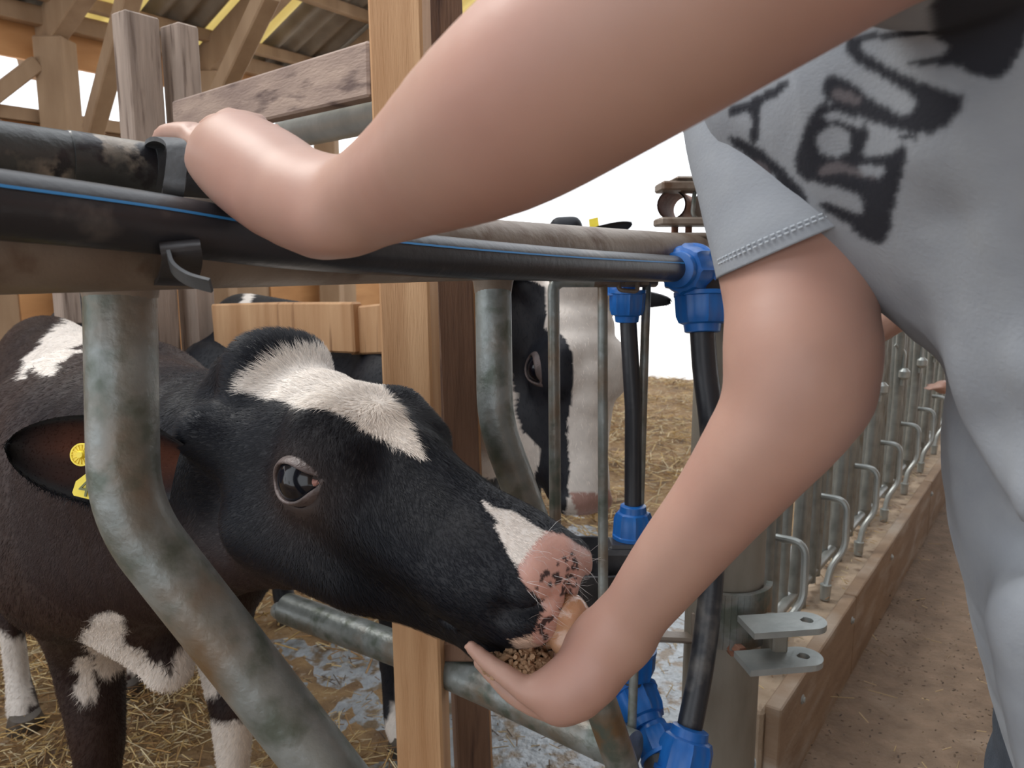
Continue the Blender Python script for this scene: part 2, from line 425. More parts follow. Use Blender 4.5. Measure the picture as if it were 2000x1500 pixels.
def fur(name, V, Q, cols, parent, flow, count, length, width, lift=.25, mask=None, seed=1, m='hair', lenf=None):
    r = np.random.default_rng(seed)
    N, n = normals(V, Q); area = np.linalg.norm(n, axis=1)
    if mask is not None: area = area*mask[Q].mean(1)
    f = r.choice(len(Q), count, p=area/area.sum())
    w = r.dirichlet(np.ones(4), count); q = Q[f]
    p = sum(V[q[:, i]]*w[:, i:i+1] for i in range(4)); nn = sum(N[q[:, i]]*w[:, i:i+1] for i in range(4))
    cc = sum(cols[q[:, i]]*w[:, i:i+1] for i in range(4))
    d = flow(p)+r.normal(size=(count, 3))*.28
    d = d-nn*np.sum(d*nn, 1)[:, None]; d /= np.linalg.norm(d, axis=1)[:, None]+1e-9
    L = length*r.uniform(.6, 1.25, count)[:, None]
    if lenf is not None: L = L*lenf(p)[:, None]
    s = np.cross(d, nn); s /= np.linalg.norm(s, axis=1)[:, None]+1e-9
    b0 = p-nn*.0005-s*width/2; b1 = p-nn*.0005+s*width/2
    mid = p+d*L*.55+nn*L*lift*.7; tip = p+d*L+nn*L*lift*.8
    m0 = mid-s*width*.35; m1 = mid+s*width*.35
    VV = np.stack([b0, b1, m1, m0, tip], 1).reshape(-1, 3)
    i = np.arange(count)*5
    F = np.concatenate([np.stack([i, i+1, i+2], 1), np.stack([i, i+2, i+3], 1), np.stack([i+3, i+2, i+4], 1)])
    C = np.repeat(cc*r.uniform(.75, 1.25, (count, 1)), 5, 0)
    return mesh_obj(name, VV, F, M[m], parent, True, C)

# ================================================================== SETTING
def struct(o): o['kind'] = 'structure'; return o
def slab(name, s0, s1, t0, t1, z0, z1, m, nx=1):
    b = MB(); b.box(ST((s0+s1)/2, (t0+t1)/2, (z0+z1)/2), DD*(s1-s0)/2, NN*(t1-t0)/2, (0, 0, (z1-z0)/2))
    return struct(b.build(name, m, smooth=False))
# pen floor: bumpy trodden bedding
def floor_grid(name, s0, s1, t0, t1, step, amp, m, zoff=0., seed=3):
    S = np.arange(s0, s1+step, step); T = np.arange(t0, t1+step, step)
    g = np.stack(np.meshgrid(S, T, indexing='ij'), -1).reshape(-1, 2)
    V = A0 + g[:, :1]*DD + g[:, 1:]*NN
    V[:, 2] = zoff + amp*vnoise(V, 14, seed) + amp*.6*vnoise(V, 45, seed+1)
    n, k = len(S), len(T); i = np.arange((n-1)*(k-1)); a = (i//(k-1))*k + i % (k-1)
    return struct(mesh_obj(name, V, np.stack([a, a+k, a+k+1, a+1], 1), m, None, True))
floor_grid('floor', -3.5, 6.4, .12, 6.2, .05, .008, M['bed'])
slab('floor', -4, 1.0, -3.5, .12, -.05, 0.0, M['alley']).name = 'floor_passage'
floor_grid('floor_feed_passage', 1.0, 12, -3.5, -.10, .06, .003, M['alley'], .0, 9)
fw = floor_grid('floor_wet', .55, 2.8, .125, 1.7, .025, .004, M['wetfloor'], .014, 31)
for v in fw.data.vertices:
    q_ = np.array(v.co)-A0; s_, t_ = q_@DD, q_@NN
    v.co.z -= .035*max(0, (abs(s_-1.68)/1.0)**2+(max(t_, 0)/1.35)**2-.62+.22*float(vnoise(np.array([v.co[:]]), 9, 55)[0]))
slab('floor_yard', 6.4, 60, -.1, 60, -.06, -.012, M['yard'])
slab('floor_yard_rear', -6, 6.4, 6.2, 60, -.08, -.02, M['yard'])
# kerb that carries the headlocks
kb = MB(); kb.box(ST(3.35, 0.0, .10), DD*2.2, NN*.085, (0, 0, .11), .006)
kerb = struct(kb.build('trim_kerb', M['kerbtop'], smooth=False))
x0 = 1.16
for i, x1 in enumerate((1.80, 3.1, 4.35, 5.55)):
    b = MB(); b.box(ST((x0+x1)/2, -.1, .11), DD*((x1-x0)/2-.003), NN*.016, (0, 0, .112), .003)
    o = struct(b.build('trim_kerb_board', M['kerbwood'], smooth=False)); x0 = x1
for (px, py), wh in zip(((1543, 1358), (1630, 1203), (1725, 1085), (1790, 960)), ('nearest', 'second nearest', 'third nearest', 'farthest')):
    p = PZ(px, py, .17); q = p - A0; s_ = q@DD
    b = MB(); b.lathe(ST(s_, -.114, .17), -NN, [(0, .010), (.004, .010), (.006, .006), (.008, .006)], 12)
    tag(b.build('kerb_bolt', M['galv_light']), '%s of the zinc bolt heads in the kerb board beside the passage' % wh, 'bolt', 'bolts along the kerb board')

# ---- barn: rear wall, posts, roof
TW = 5.5; SL = .42; ZE = 2.62
def panel(s0, s1, z0, z1, m, name, th=.02, t=TW): return slab(name, s0, s1, t-th, t+th, z0, z1, m)
panel(-3.5, 6.3, 2.46, 2.78, M['wood_panel'], 'wall_rear_upper')
for i in range(28):
    s_ = -3.5+i*.35; m = M['wood_panel'] if i % 3 else M['wood_barn']
    panel(s_, s_+.345, 0, 2.04, m, 'wall_rear_boards', .018, TW+.05*(i % 2)*.3)
b = MB()
for z in (2.08, 1.95): b.beam(ST(-3.5, TW-.06, z), ST(6.3, TW-.06, z), .07, .09)
struct(b.build('trim_wall_rails', M['wood_barn'], smooth=False))
b = MB(); b.beam(ST(-3.5, TW-.10, 2.74), ST(6.3, TW-.10, 2.74), .10, .12)
struct(b.build('trim_wall_plate', M['wood_barn'], smooth=False))
def timber(name, p, q, w, h, label, m='wood_barn', group=None, upv=(0, 0, 1)):
    b = MB(); b.beam(p, q, w, h, upv, .008)
    return tag(b.build(name, M[m], smooth=False), label, 'timber', group)
posts = [2.42, 3.6, 4.8, 6.0]
ORD = ['leftmost', 'second', 'third', 'fourth']
for k, s_ in enumerate(posts):
    b = MB(); b.beam(ST(s_, TW-.16, 0), ST(s_, TW-.16, 2.60), .20, .20, (0, 1, 0), .01)
    tag(b.build('barn_post', M['wood_barn'], smooth=False), '%s of the thick barn posts standing along the rear wall, counted from the left' % ORD[k], 'post', 'barn posts')
for k, s_ in enumerate(posts):
    timber('roof_rafter', ST(s_, TW+.3, ZE-.02-.3*SL+.02), ST(s_, 3.1, ZE+(TW-3.1)*SL), .12, .24,
           '%s of the broad brown roof rafters, counted from the left' % ORD[k], group='roof rafters')
timber('wall_brace', ST(2.30, TW-.14, 2.42), ST(1.35, TW-.14, 1.55), .08, .10, 'slanting brace in the rear wall left of the thick barn post')
timber('slanting_strut', P(180, 262, 4.9), P(262, -40, 4.2), .10, .12, 'long slanting strut right of the leftmost thick barn post', 'wood_barn')
timber('slanting_strut', P(428, 190, 4.4), P(528, -20, 3.8), .09, .11, 'pale slanting strut right of the shorter upright divider board', 'wood_barn')
for k in range(4):
    t_ = TW-.25-k*.68; z_ = ZE+(TW-t_)*SL+.13
    timber('roof_purlin', ST(-3.4, t_, z_), ST(6.3, t_, z_), .07, .09, '%s of the long roof battens across the rafters, counted from the eave' % ['lowest', 'second', 'third', 'highest'][k], group='roof purlins')
# corrugated roof sheets
def roof(s0, s1, t0, t1, m, name):
    S = np.arange(s0, s1+.012, .0125); T = np.array([t0, t1])
    V = []
    for s_ in S:
        for t_ in T: V.append(ST(s_, t_, ZE+(TW-t_)*SL+.20+.026*math.sin(s_*2*math.pi/.177)))
    V = np.array(V); n = len(S); i = np.arange(n-1)*2
    V2 = V+np.array([0, 0, .007]); F = np.concatenate([np.stack([i, i+1, i+3, i+2], 1), np.stack([i, i+2, i+3, i+1], 1)+2*n])
    return struct(mesh_obj(name, np.concatenate([V, V2]), F, m, None, True))
k = 0
edges = [-3.5, .25, .75, 2.50, 3.03, 3.55, 4.08, 5.3, 5.8, 6.4]
for a, b_ in zip(edges[:-1], edges[1:]):
    roof(a, b_, 3.0, TW+.5, M['rooflight'] if k % 2 == 1 else M['roof'], 'ceiling_rooflight' if k % 2 == 1 else 'ceiling_roof_sheet'); k += 1

# unseen passage roof and far wall, added to cut sky fill behind the camera
slab('ceiling_sky_block', -5, 9, -4.4, -.75, 3.35, 3.42, M['wood_barn'])
slab('wall_fill_block', -5, 9, -4.45, -4.35, 0, 3.4, M['wood_barn'])

# ================================================================== CALF FEED FRONT
def PS(px, s, t=0.):      # depth (for P) of the point on plane s,t-line seen at px -- helper for planning
    return None
def dep_at(px, t=0.):
    k = (px-1000)/FPX
    # x = k*dep, y ~ dep*CP (z near H): solve on the line A0+s*DD+t*NN
    y0 = A0[1]+t*NN[1]; x0 = A0[0]+t*NN[0]
    s = (k*y0/CP-x0)/(DD[0]-k*DD[1]/CP); return (y0+s*DD[1])/CP
R_T = .0215
front = empty('feed_barrier', ST(.5, 0, 0), 'galvanised tubular feed barrier the calf pushes its head through', 'barrier')
ZR = 1.093
b = MB(); b.tube([ST(-.9, 0, ZR), ST(.97, 0, ZR)], .0315, 32)
b.build('top_rail', M['galv_brown'], front)
# bottom of the front, out of the picture
b = MB(); b.tube([ST(-.9, 0, .16), ST(1.05, 0, .16)], .030, 20); b.build('bottom_rail', M['galv'], front)
def bent(pp, r, m, name='bent_tube', rad=.12):
    b = MB(); b.tube(roundpath(pp, rad, 10), r, 26); return b.build(name, m, front)
d1 = .535
bent([P(234, 520, .530), P(243, 1000, .535), P(682, 1560, .565), ST(.43, 0, .16)], .0235, M['galv'], rad=.036)
d2 = .865
bent([P(963, 540, d2), P(967, 825, d2), P(1043, 1030, .885), P(1168, 1358, .93), P(1225, 1525, .96), ST(.73, 0, .16)], .0205, M['galv'], rad=.035)
# welded fillets where the tubes meet the rail
for p, r in ((P(234, 548, .530), .0235), (P(963, 552, d2), .0205)):
    b = MB(); b.lathe(p, (0, 0, 1), [(-.012, r*1.02), (.0, r*1.10), (.010, r*1.3)], 26, caps=False); b.build('weld', M['galv_brown'], front)
# slim rods with arched tops
def rod(px0, py0, px1, py1, r, top=None, name='rod', m='galv'):
    d0 = dep_at(px0)
    pts = ([P(a, b_, d0) for a, b_ in top] if top else []) + [P(px0, py0, d0), P(px1, py1, d0*1.005)]
    b = MB(); b.tube(roundpath(pts, .02, 6), r, 14); return b.build(name, M[m], front)
rod(1081, 575, 1085, 1085, .0072, [(1160, 549), (1095, 549), (1081, 560)])
rod(1177, 560, 1178, 1195, .0068, [(1150, 549), (1172, 549)])
rod(1263, 555, 1247, 1060, .0066)
rod(1247, 1060, 1233, 1452, .0066)
b = MB(); b.tube([P(1082, 550, dep_at(1082)), P(1278, 552, dep_at(1278))], .007, 12); b.build('rod_bar', M['galv_brown'], front)
b = MB(); dz = dep_at(1225)-.03
b.tube(roundpath([P(1208, 545, dz), P(1208, 566, dz), P(1245, 570, dz), P(1245, 545, dz)], .006, 4), .0032, 10)
b.plate([P(1205, 540, dz+.01), P(1268, 540, dz+.01), P(1268, 556, dz+.01), P(1205, 556, dz+.01)], (0, .006, 0))
b.build('catch', M['galv_brown'], front)

# ---- black supply pipe with blue stripe, strapped in front of the rail
wp = empty('water_pipe', P(1000, 500, .9), 'black water pipe with a thin blue stripe strapped along the feed barrier rail', 'pipe')
path = [P(a, b_, dep_at(a, -.053)) for a, b_ in ((-260, 372), (0, 400), (300, 436), (560, 474), (800, 497), (1000, 511), (1150, 519), (1318, 525))]
DE = dep_at(1318, -.053)
path = [ST(-.85, -.052, path[0][2]+.012), ST(-.45, -.053, path[0][2]+.006)]+path
sp = smoothpath(path, 10)
b = MB(); b.tube(sp, .0185, 32); b.build('pipe', M['pipe'], wp)
def stripe(sp, R, ang, w, m, parent, name='stripe'):
    V = []; F = []; up = np.array([0, 0, 1.])
    for i, p in enumerate(sp):
        t = sp[min(i+1, len(sp)-1)]-sp[max(i-1, 0)]; t = t/np.linalg.norm(t)
        u0 = up if abs(t[2]) < .9 else np.array([0, -1., 0])
        x = np.cross(t, u0); x /= np.linalg.norm(x); y = np.cross(x, t)
        for a in (ang-w, ang, ang+w): V.append(p+(R+.0004)*(math.cos(a)*x+math.sin(a)*y))
    for i in range(len(sp)-1):
        for k in (0, 1): F.append([i*3+k, i*3+k+1, i*3+k+4, i*3+k+3])
    return mesh_obj(name, V, F, m, parent)
stripe(sp, .0185, math.radians(25), .05, M['stripe'], wp)
def nut(p, ax, r, L, parent, name='union_nut', m='blue'):
    b = MB(); b.lathe(p, ax, [(-L*.5, r*.62, 0), (-L*.48, r*.70, 0), (-L*.30, r*.74, 0), (-L*.26, r*.86, 1), (-L*.10, r*.97, 1), (L*.28, r, 1), (L*.38, r*1.01, 1), (L*.40, r*1.10, 0), (L*.5, r*1.10, 0), (L*.5, r*.9, 0)], 48, 8, r*.085)
    return b.build(name, M[m], parent)
E1 = P(1338, 527, DE+.018)
pd = sp[-1]-sp[-3]; pd /= np.linalg.norm(pd)
nut(E1, pd, .036, .062, wp)
E2 = P(1395, 545, 1.295)
b = MB(); b.tube(roundpath([E1, E1+pd*.06, P(1378, 545, DE+.05), P(1370, 600, DE+.04)], .03), .030, 28); b.build('elbow', M['black'], wp)
dn = P(1371, 640, DE+.04)-P(1370, 590, DE+.04); dn /= np.linalg.norm(dn)
nut(P(1371, 610, DE+.04), -dn, .037, .060, wp)
p2 = smoothpath([P(1371, 630, DE+.04), P(1377, 720, DE+.04), P(1392, 850, DE+.03), P(1394, 1000, 1.18), P(1388, 1150, 1.17), P(1370, 1300, 1.15), P(1343, 1440, 1.13)], 8)
b = MB(); b.tube(p2, .0185, 28); b.build('pipe', M['pipe'], wp)
stripe(p2, .0185, math.radians(-75), .05, M['stripe2'], wp)
stripe(p2, .0185, math.radians(-110), .03, M['stripe'], wp)
a_ = P(1343, 1440, 1.13)-P(1352, 1400, 1.135); a_ /= np.linalg.norm(a_)
nut(P(1339, 1466, 1.12), a_, .038, .066, wp)
b = MB(); b.tube(roundpath([P(1337, 1480, 1.12), P(1330, 1530, 1.12), P(1300, 1500, 1.13), P(1290, 1470, 1.14)], .04), .030, 24)
b.build('elbow', M['black'], wp)
a2 = P(1262, 1390, 1.19)-P(1292, 1460, 1.15); a2 /= np.linalg.norm(a2)
nut(P(1284, 1447, 1.155), a2*-1, .033, .05, wp)
b = MB(); b.tube([P(1290, 1460, 1.15), P(1250, 1380, 1.19)], .015, 20); b.build('pipe', M['pipe'], wp)
nut(P(1252, 1385, 1.19), a2, .035, .06, wp)
b = MB(); b.tube(roundpath([P(1252, 1385, 1.19), P(1236, 1352, 1.20), P(1236, 1310, 1.20)], .02), .022, 20); b.build('elbow', M['black'], wp)
nut(P(1236, 1300, 1.20), (0, 0, 1), .033, .06, wp)

# ---- drinker: riser, valve, bowl behind the rods
dr = empty('drinker', P(1200, 1100, 1.12), 'black calf drinker bowl with blue fitted riser pipe behind the slim rods', 'drinker')
b = MB(); b.tube([P(1226, 610, 1.13), P(1237, 800, 1.13), P(1236, 1000, 1.14)], .0125, 22); b.build('riser_pipe', M['pipe'], dr)
stripe(smoothpath([P(1226, 610, 1.13), P(1237, 800, 1.13), P(1236, 1000, 1.14)], 4), .0125, math.radians(-100), .05, M['stripe2'], dr)
nut(P(1225, 598, 1.13), (0, 0, 1), .0245, .048, dr)
nut(P(1212, 556, 1.14), (0, 0, -1), .026, .03, dr)
nut(P(1236, 1018, 1.14), (0, 0, -1), .027, .050, dr)
b = MB(); b.tube([P(1234, 1020, 1.14), P(1230, 1075, 1.14)], .019, 20); b.tube([P(1232, 1060, 1.14), P(1231, 1290, 1.16)], .014, 18)
b.build('riser_pipe', M['black'], dr)
b = MB(); b.box(P(1213, 1098, 1.13), (.030, 0, 0), (0, .025, 0), (0, 0, .026), .006)
b.box(P(1213, 1070, 1.13), (.02, 0, 0), (0, .02, 0), (0, 0, .01), .004)
b.build('valve', M['black'], dr)
b = MB()      # open oval bowl
c = P(1160, 1130, 1.16)
prof = [(.0, .03), (.012, .06), (.05, .078), (.085, .084), (.087, .084), (.087, .078), (.05, .071), (.016, .052), (.010, .001)]
b.lathe(c-np.array([0, 0, .05]), (0, 0, 1), prof, 32, caps=False); b.build('bowl', M['black'], dr)

# ---- conduit (thicker dirty pipe lying on the rail) and straps
cdp = empty('conduit', P(150, 300, .5), 'dirty black conduit pipe lying on the barrier left of the gripping hand', 'pipe')
cpath = [ST(-.85, .012, 1.155), ST(-.45, .012, 1.152), P(0, 297, .49), P(150, 313, .53), P(322, 336, .575)]
cp2 = smoothpath(cpath, 8); L = len(cp2)
b = MB(); b.tube(cp2, .0195, 32); b.build('pipe', M['pipe_dirty'], cdp)
b = MB(); b.tube([P(322, 336, .575), P(500, 372, .60)], .0165, 24); b.build('pipe', M['black'], cdp)
b = MB(); q0, q1 = P(290, 330, .567), P(330, 336, .577); b.tube([q0, q1], .0215, 12); b.tube([q1, q1+(q1-q0)*.2], .018, 20)
b.build('collar', M['strap'], cdp)
dp_ = dep_at(345, -.076); dq_ = dep_at(345, -.03)
st_ = empty('rubber_strap', P(345, 330, .52), 'grey rubber strap looped round conduit and rail, its tail hanging below', 'strap')
def ribbon(pts, wv, th, name, parent, m):
    pts = smoothpath(pts, 8); wv = np.asarray(wv, float); V = []; F = []
    for i, p in enumerate(pts):
        t = pts[min(i+1, len(pts)-1)]-pts[max(i-1, 0)]; t /= np.linalg.norm(t)
        w = wv-t*(wv@t); w = w/np.linalg.norm(w)*np.linalg.norm(wv); n_ = np.cross(t, w); n_ = n_/np.linalg.norm(n_)*th/2
        V += [p-w-n_, p+w-n_, p+w+n_, p-w+n_]
    for i in range(len(pts)-1):
        for k in range(4): F.append([i*4+k, i*4+(k+1) % 4, i*4+4+(k+1) % 4, i*4+4+k])
    F += [[3, 2, 1, 0], [len(V)-4, len(V)-3, len(V)-2, len(V)-1]]
    return mesh_obj(name, V, F, M[m], parent, True, None, 40)
ribbon([P(302, 300, .56), P(304, 280, .55), P(322, 272, .53), P(342, 280, .515), P(347, 300, .51), P(343, 345, .507), P(338, 376, .507), P(336, 400, .53)], (.0062, .002, 0), .003, 'loop', st_, 'strap')
ribbon([P(350, 462, dp_+.03), P(352, 480, dp_+.005), P(356, 510, dp_+.01), P(346, 545, dp_+.03), P(330, 556, dp_+.07)], (.0105, .004, 0), .003, 'loop', st_, 'black')
ribbon([P(330, 500, dp_+.002), P(340, 525, dp_-.004), P(368, 545, dp_-.008), P(412, 558, dp_-.01)], (.001, -.003, .0035), .0022, 'tail', st_, 'strap')

# ================================================================== POST AND HINGES
gp = empty('steel_post', (POST := np.array([.362, 1.24, 0.])), 'thick weathered steel post with hinge lugs at the end of the barrier', 'post')
pc0 = POST
b = MB(); b.tube([pc0+(0, 0, -.02), pc0+(0, 0, 1.10)], .064, 40); b.build('pillar', M['galv_post'], gp)
b = MB(); b.tube([P(1340, 1452, 1.33)+.066*np.array([math.cos(a), math.sin(a), 0])-P(1340, 1452, 1.33)+np.array([pc0[0], pc0[1], .215]) for a in np.linspace(0, 2*math.pi, 30)], .0018, 6); b.build('wire_ring', M['galv_light'], gp)
def lug(cpx, cpy, dep, ang, L, w, th, parent, m):
    c = P(cpx, cpy, dep); u = np.array([math.cos(ang), math.sin(ang), 0]); v = np.array([-u[1], u[0], 0])
    V = []; n = 16; R = w; hole = w*.34
    outer = [c-u*L-v*R, ] + [c+R*(math.sin(a)*u*1.0-math.cos(a)*v) for a in np.linspace(0, math.pi, n)] + [c-u*L+v*R]
    # ring of quads between outline and hole
    m_ = len(outer); ho = []
    for p in outer:
        d = p-c; d = d/np.linalg.norm(d); ho.append(c+d*hole)
    b = MB(); Z = np.array([0, 0, th/2]); V = [p+Z for p in outer]+[p+Z for p in ho]+[p-Z for p in outer]+[p-Z for p in ho]
    F = []
    for i in range(m_):
        j = (i+1) % m_
        F += [[i, j, m_+j, m_+i], [2*m_+j, 2*m_+i, 3*m_+i, 3*m_+j], [j, i, 2*m_+i, 2*m_+j], [m_+i, m_+j, 3*m_+j, 3*m_+i]]
    b.add(V, F); return b.build('lug', M[m], parent, smooth=False)
lug(1575, 1217, 1.20, math.radians(8), .10, .030, .010, gp, 'galv_light')
lug(1568, 1287, 1.20, math.radians(8), .10, .030, .010, gp, 'galv_light')
b = MB()      # strap plate that wraps the post and carries the lugs
arc = [np.array([pc0[0], pc0[1], 0])+.073*np.array([math.cos(a), math.sin(a), 0]) for a in np.linspace(math.radians(-112), math.radians(-15), 14)]
for a, c in zip(arc[:-1], arc[1:]):
    b.box((a+c)/2+np.array([0, 0, .505]), (c-a)/2*1.03, np.cross((c-a)/np.linalg.norm(c-a), (0, 0, 1))*.005, (0, 0, .047))
b.build('bracket', M['galv'], gp)
b = MB(); b.box(P(1512, 1252, 1.24), (.012, 0, 0), (0, .03, 0), (0, 0, .036), .003); b.build('bracket', M['galv_post'], gp)
b = MB(); bp = P(1438, 1270, 1.24); b.lathe(bp+np.array([0, .02, 0]), (.25, -1, 0), [(0, .017), (.012, .017), (.012, .010), (.03, .010), (.031, .008)], 6)
b.build('bolt', M['rust'], gp)
# hinge stack on top of the post
T0 = 1.19
def disc(py, px, r, th, m, dep=1.33):
    b = MB(); b.lathe(P(px, py, dep), (0, 0, 1), [(-th/2, r*.96), (-th/2+.001, r), (th/2-.001, r), (th/2, r*.96)], 32); return b.build('hinge_plate', M[m], gp)
def hplate(px0, px1, py, th, m='galv_brown'):
    a = P(px0, py, 1.25); c = P(px1, py, 1.25); b = MB(); b.box((a+c)/2, (c-a)/2, (0, .035, 0), (0, 0, th/2), .003); return b.build('hinge_plate', M[m], gp)
hplate(1286, 1440, 366, .015); hplate(1283, 1445, 434, .013); hplate(1283, 1425, 461, .009)
hplate(1312, 1380, 352, .006)
b = MB(); b.tube([P(1312, 400, 1.26), P(1312, 400, 1.26)+np.array([.05, .12, 0])], .0245, 26, caps=False)
b.tube([P(1312, 400, 1.262), P(1312, 400, 1.26)+np.array([.05, .12, 0])], .0215, 26, caps=False); b.build('tube_stub', M['rust'], gp)
b = MB(); b.tube([P(1375, 402, 1.30), P(1375, 402, 1.30)+np.array([.05, .12, 0])], .021, 22); b.build('tube_stub', M['galv_brown'], gp)
b = MB(); b.tube(roundpath([P(1366, 362, 1.25), P(1357, 372, 1.24), P(1352, 420, 1.24), P(1366, 432, 1.24), P(1378, 425, 1.25)], .01, 5), .0035, 10); b.build('hook', M['galv'], gp)
b = MB(); b.tube(roundpath([P(1340, 492, 1.24), P(1342, 470, 1.24), P(1362, 462, 1.24), P(1382, 466, 1.25)], .012, 6), .0035, 10); b.build('hook', M['galv'], gp)
for px in (1318, 1345):
    b = MB(); b.lathe(P(px, 447, 1.29), (0, 0, 1), [(-.010, .006), (.010, .006)], 12); b.build('bolt', M['rust'], gp)
b = MB(); b.beam(P(1375, 667, 1.21), P(1500, 667, 1.26), .012, .008); b.build('bracket', M['black'], gp)
b = MB(); b.beam(P(1280, 1243, 1.30), P(1372, 1247, 1.30), .03, .010); b.beam(P(1356, 1190, 1.30), P(1358, 1247, 1.30), .014, .03, (0, 1, 0)); b.build('bracket', M['galv_brown'], gp)

# ================================================================== TIMBER DIVIDER BETWEEN THE PENS
dv = empty('wooden_divider', P(830, 900, 1.35), 'wooden pen divider of rough posts and planks behind the feed barrier', 'divider')
def vpost(pxt, pyt, pxb, pyb, dep, w, d, m, name='post', rot=0.):
    p, q = P(pxt, pyt, dep), P(pxb, pyb, dep); p, q = (p, q)
    top = np.array([p[0], p[1], p[2]]); ax = (top-q); ax /= np.linalg.norm(ax)
    x = np.array([math.cos(rot), math.sin(rot), 0]); x -= ax*(x@ax); x /= np.linalg.norm(x); y = np.cross(ax, x)
    b = MB(); b.box((top+q)/2, x*w/2, y*d/2, (top-q)/2, .004); return b.build(name, M[m], dv, smooth=False)
DROT = math.radians(0)
def upright(px, dep, z0, z1, w, d, m, rot, name='post', lean=0.):
    p = P(px, 750, dep); b = MB(); x = np.array([math.cos(rot), math.sin(rot), 0]); y = np.array([-x[1], x[0], 0])
    ax = np.array([lean, 0, 1.]); c = np.array([p[0], p[1], (z0+z1)/2])
    b.box(c, x*w/2, y*d/2, ax*(z1-z0)/2, .004); return b.build(name, M[m], dv, smooth=False)
upright(806, 1.235, 0, 1.62, .081, .060, 'wood', math.radians(-8), lean=-.012)
upright(893, 1.42, 0, 1.60, .066, .070, 'wood_dark', math.radians(12), lean=-.03)
upright(930, 1.45, 0, 1.06, .018, .075, 'wood', math.radians(12), 'board', lean=-.03)
# uprights of the far end
upright(316, 1.95, 0, 1.655, .062, .085, 'wood_grey', math.radians(-35), 'board')
upright(394, 2.02, 0, 1.65, .080, .055, 'wood_grey', math.radians(-35), 'board')
upright(145, 2.30, .9, 1.045, .055, .055, 'wood_grey', math.radians(-35), 'board')
def plank(p, q, h, w, m, name='plank'):
    b = MB(); b.beam(p, q, w, h, (0, 0, 1), .004); return b.build(name, M[m], dv, smooth=False)
plank(P(352, 238, 1.80), P(735, 137, 1.28), .088, .035, 'wood_rail')
plank(P(425, 640, 1.95), P(560, 640, 1.80), .120, .03, 'wood')
plank(P(540, 636, 1.74), P(700, 640, 1.58), .105, .03, 'wood')
plank(P(690, 646, 1.62), P(775, 640, 1.52), .10, .03, 'wood')
plank(P(870, 1262, 1.33), P(935, 1262, 1.30), .035, .05, 'wood_dark', 'block')
b = MB(); b.tube([P(560, 262, 1.75), P(780, 212, 1.38)], .034, 26)
tag(b.build('tube_rail', M['galv_light']), 'pale fat galvanised tube below the sloping top plank', 'rail')
b = MB(); b.tube([P(560, 1188, 1.56), P(790, 1272, 1.40), P(960, 1345, 1.27), P(1235, 1470, 1.10)], .031, 28)
tag(b.build('tube_rail', M['galv']), 'low galvanised tube rail running from pen to barrier below the calf head', 'rail')
b = MB(); b.lathe(P(552, 1196, 1.56), (-.7, .6, 0), [(0, .012), (.01, .018), (.02, .016), (.026, .005)], 16)
tag(b.build('rail_cap', M['galv_light']), 'small white knob at the far end of the low tube rail', 'knob')

# ================================================================== HEADLOCKS ON THE KERB
def headlock(s0, first):
    g = 'headlock units along the kerb'
    h = empty('headlock', ST(s0, 0, .21), 'galvanised headlock unit standing on the kerb beside the feed passage', 'headlock', g)
    def T(name, pts, r, m='galv_mid', n=12):
        b = MB(); b.tube(roundpath(pts, .035, 6), r, n); return b.build(name, M[m], h)
    z0 = .21
    T('upright', [ST(s0, 0, z0), ST(s0, 0, 1.12)], .021, n=14)
    T('upright', [ST(s0+.10, 0, z0+.03), ST(s0+.10, 0, 1.10)], .017)
    T('upright', [ST(s0+.155, 0, z0+.03), ST(s0+.155, 0, 1.10)], .015)
    T('upright', [ST(s0+.30, .02, z0+.03), ST(s0+.30, .02, 1.10)], .017)
    T('swing_tube', [ST(s0+.20, -.035, 1.02), ST(s0+.24, -.035, .62), ST(s0+.23, -.03, z0+.1)], .015)
    T('rail', [ST(s0-.02, 0, 1.11), ST(s0+.37, 0, 1.11)], .022)
    T('rail', [ST(s0+.02, 0, z0+.045), ST(s0+.34, 0, z0+.045)], .013)
    T('latch_rod', [ST(s0+.13, -.01, .47), ST(s0+.13, -.075, .47), ST(s0+.12, -.08, .34), ST(s0+.09, -.055, .30), ST(s0+.07, -.05, .24)], .0085, 'galv_light', 10)
    T('latch_rod', [ST(s0+.21, -.02, .80), ST(s0+.22, -.05, .78), ST(s0+.22, -.05, .66)], .006, 'galv_light', 8)
    b = MB(); b.lathe(ST(s0+.215, -.055, .70), (0, 0, 1), [(-.02, .008), (-.01, .018), (.01, .018), (.02, .008)], 12)
    b.build('latch_knob', M['galv_light'], h)
    b = MB(); b.lathe(ST(s0+.07, -.05, .235), (0, 0, 1), [(-.02, .012), (.02, .014)], 12)
    b.build('latch_knob', M['galv_light'], h)
    return h
def dup(root, off, label=None):
    r = root.copy(); COL.objects.link(r); r.location = root.location+Vector(off)
    if label: r['label'] = label
    for ch in list(root.children):
        c = ch.copy(); COL.objects.link(c); c.parent = r
    return r
h0 = headlock(1.30, True); h0['label'] = 'nearest galvanised headlock unit, right behind the thick steel post'
for k in range(1, 11):
    dup(h0, DD*.38*k, 'galvanised headlock unit on the kerb, %s along from the thick steel post' % ['second', 'third', 'fourth', 'fifth', 'sixth', 'seventh', 'eighth', 'ninth', 'tenth', 'eleventh'][k-1])

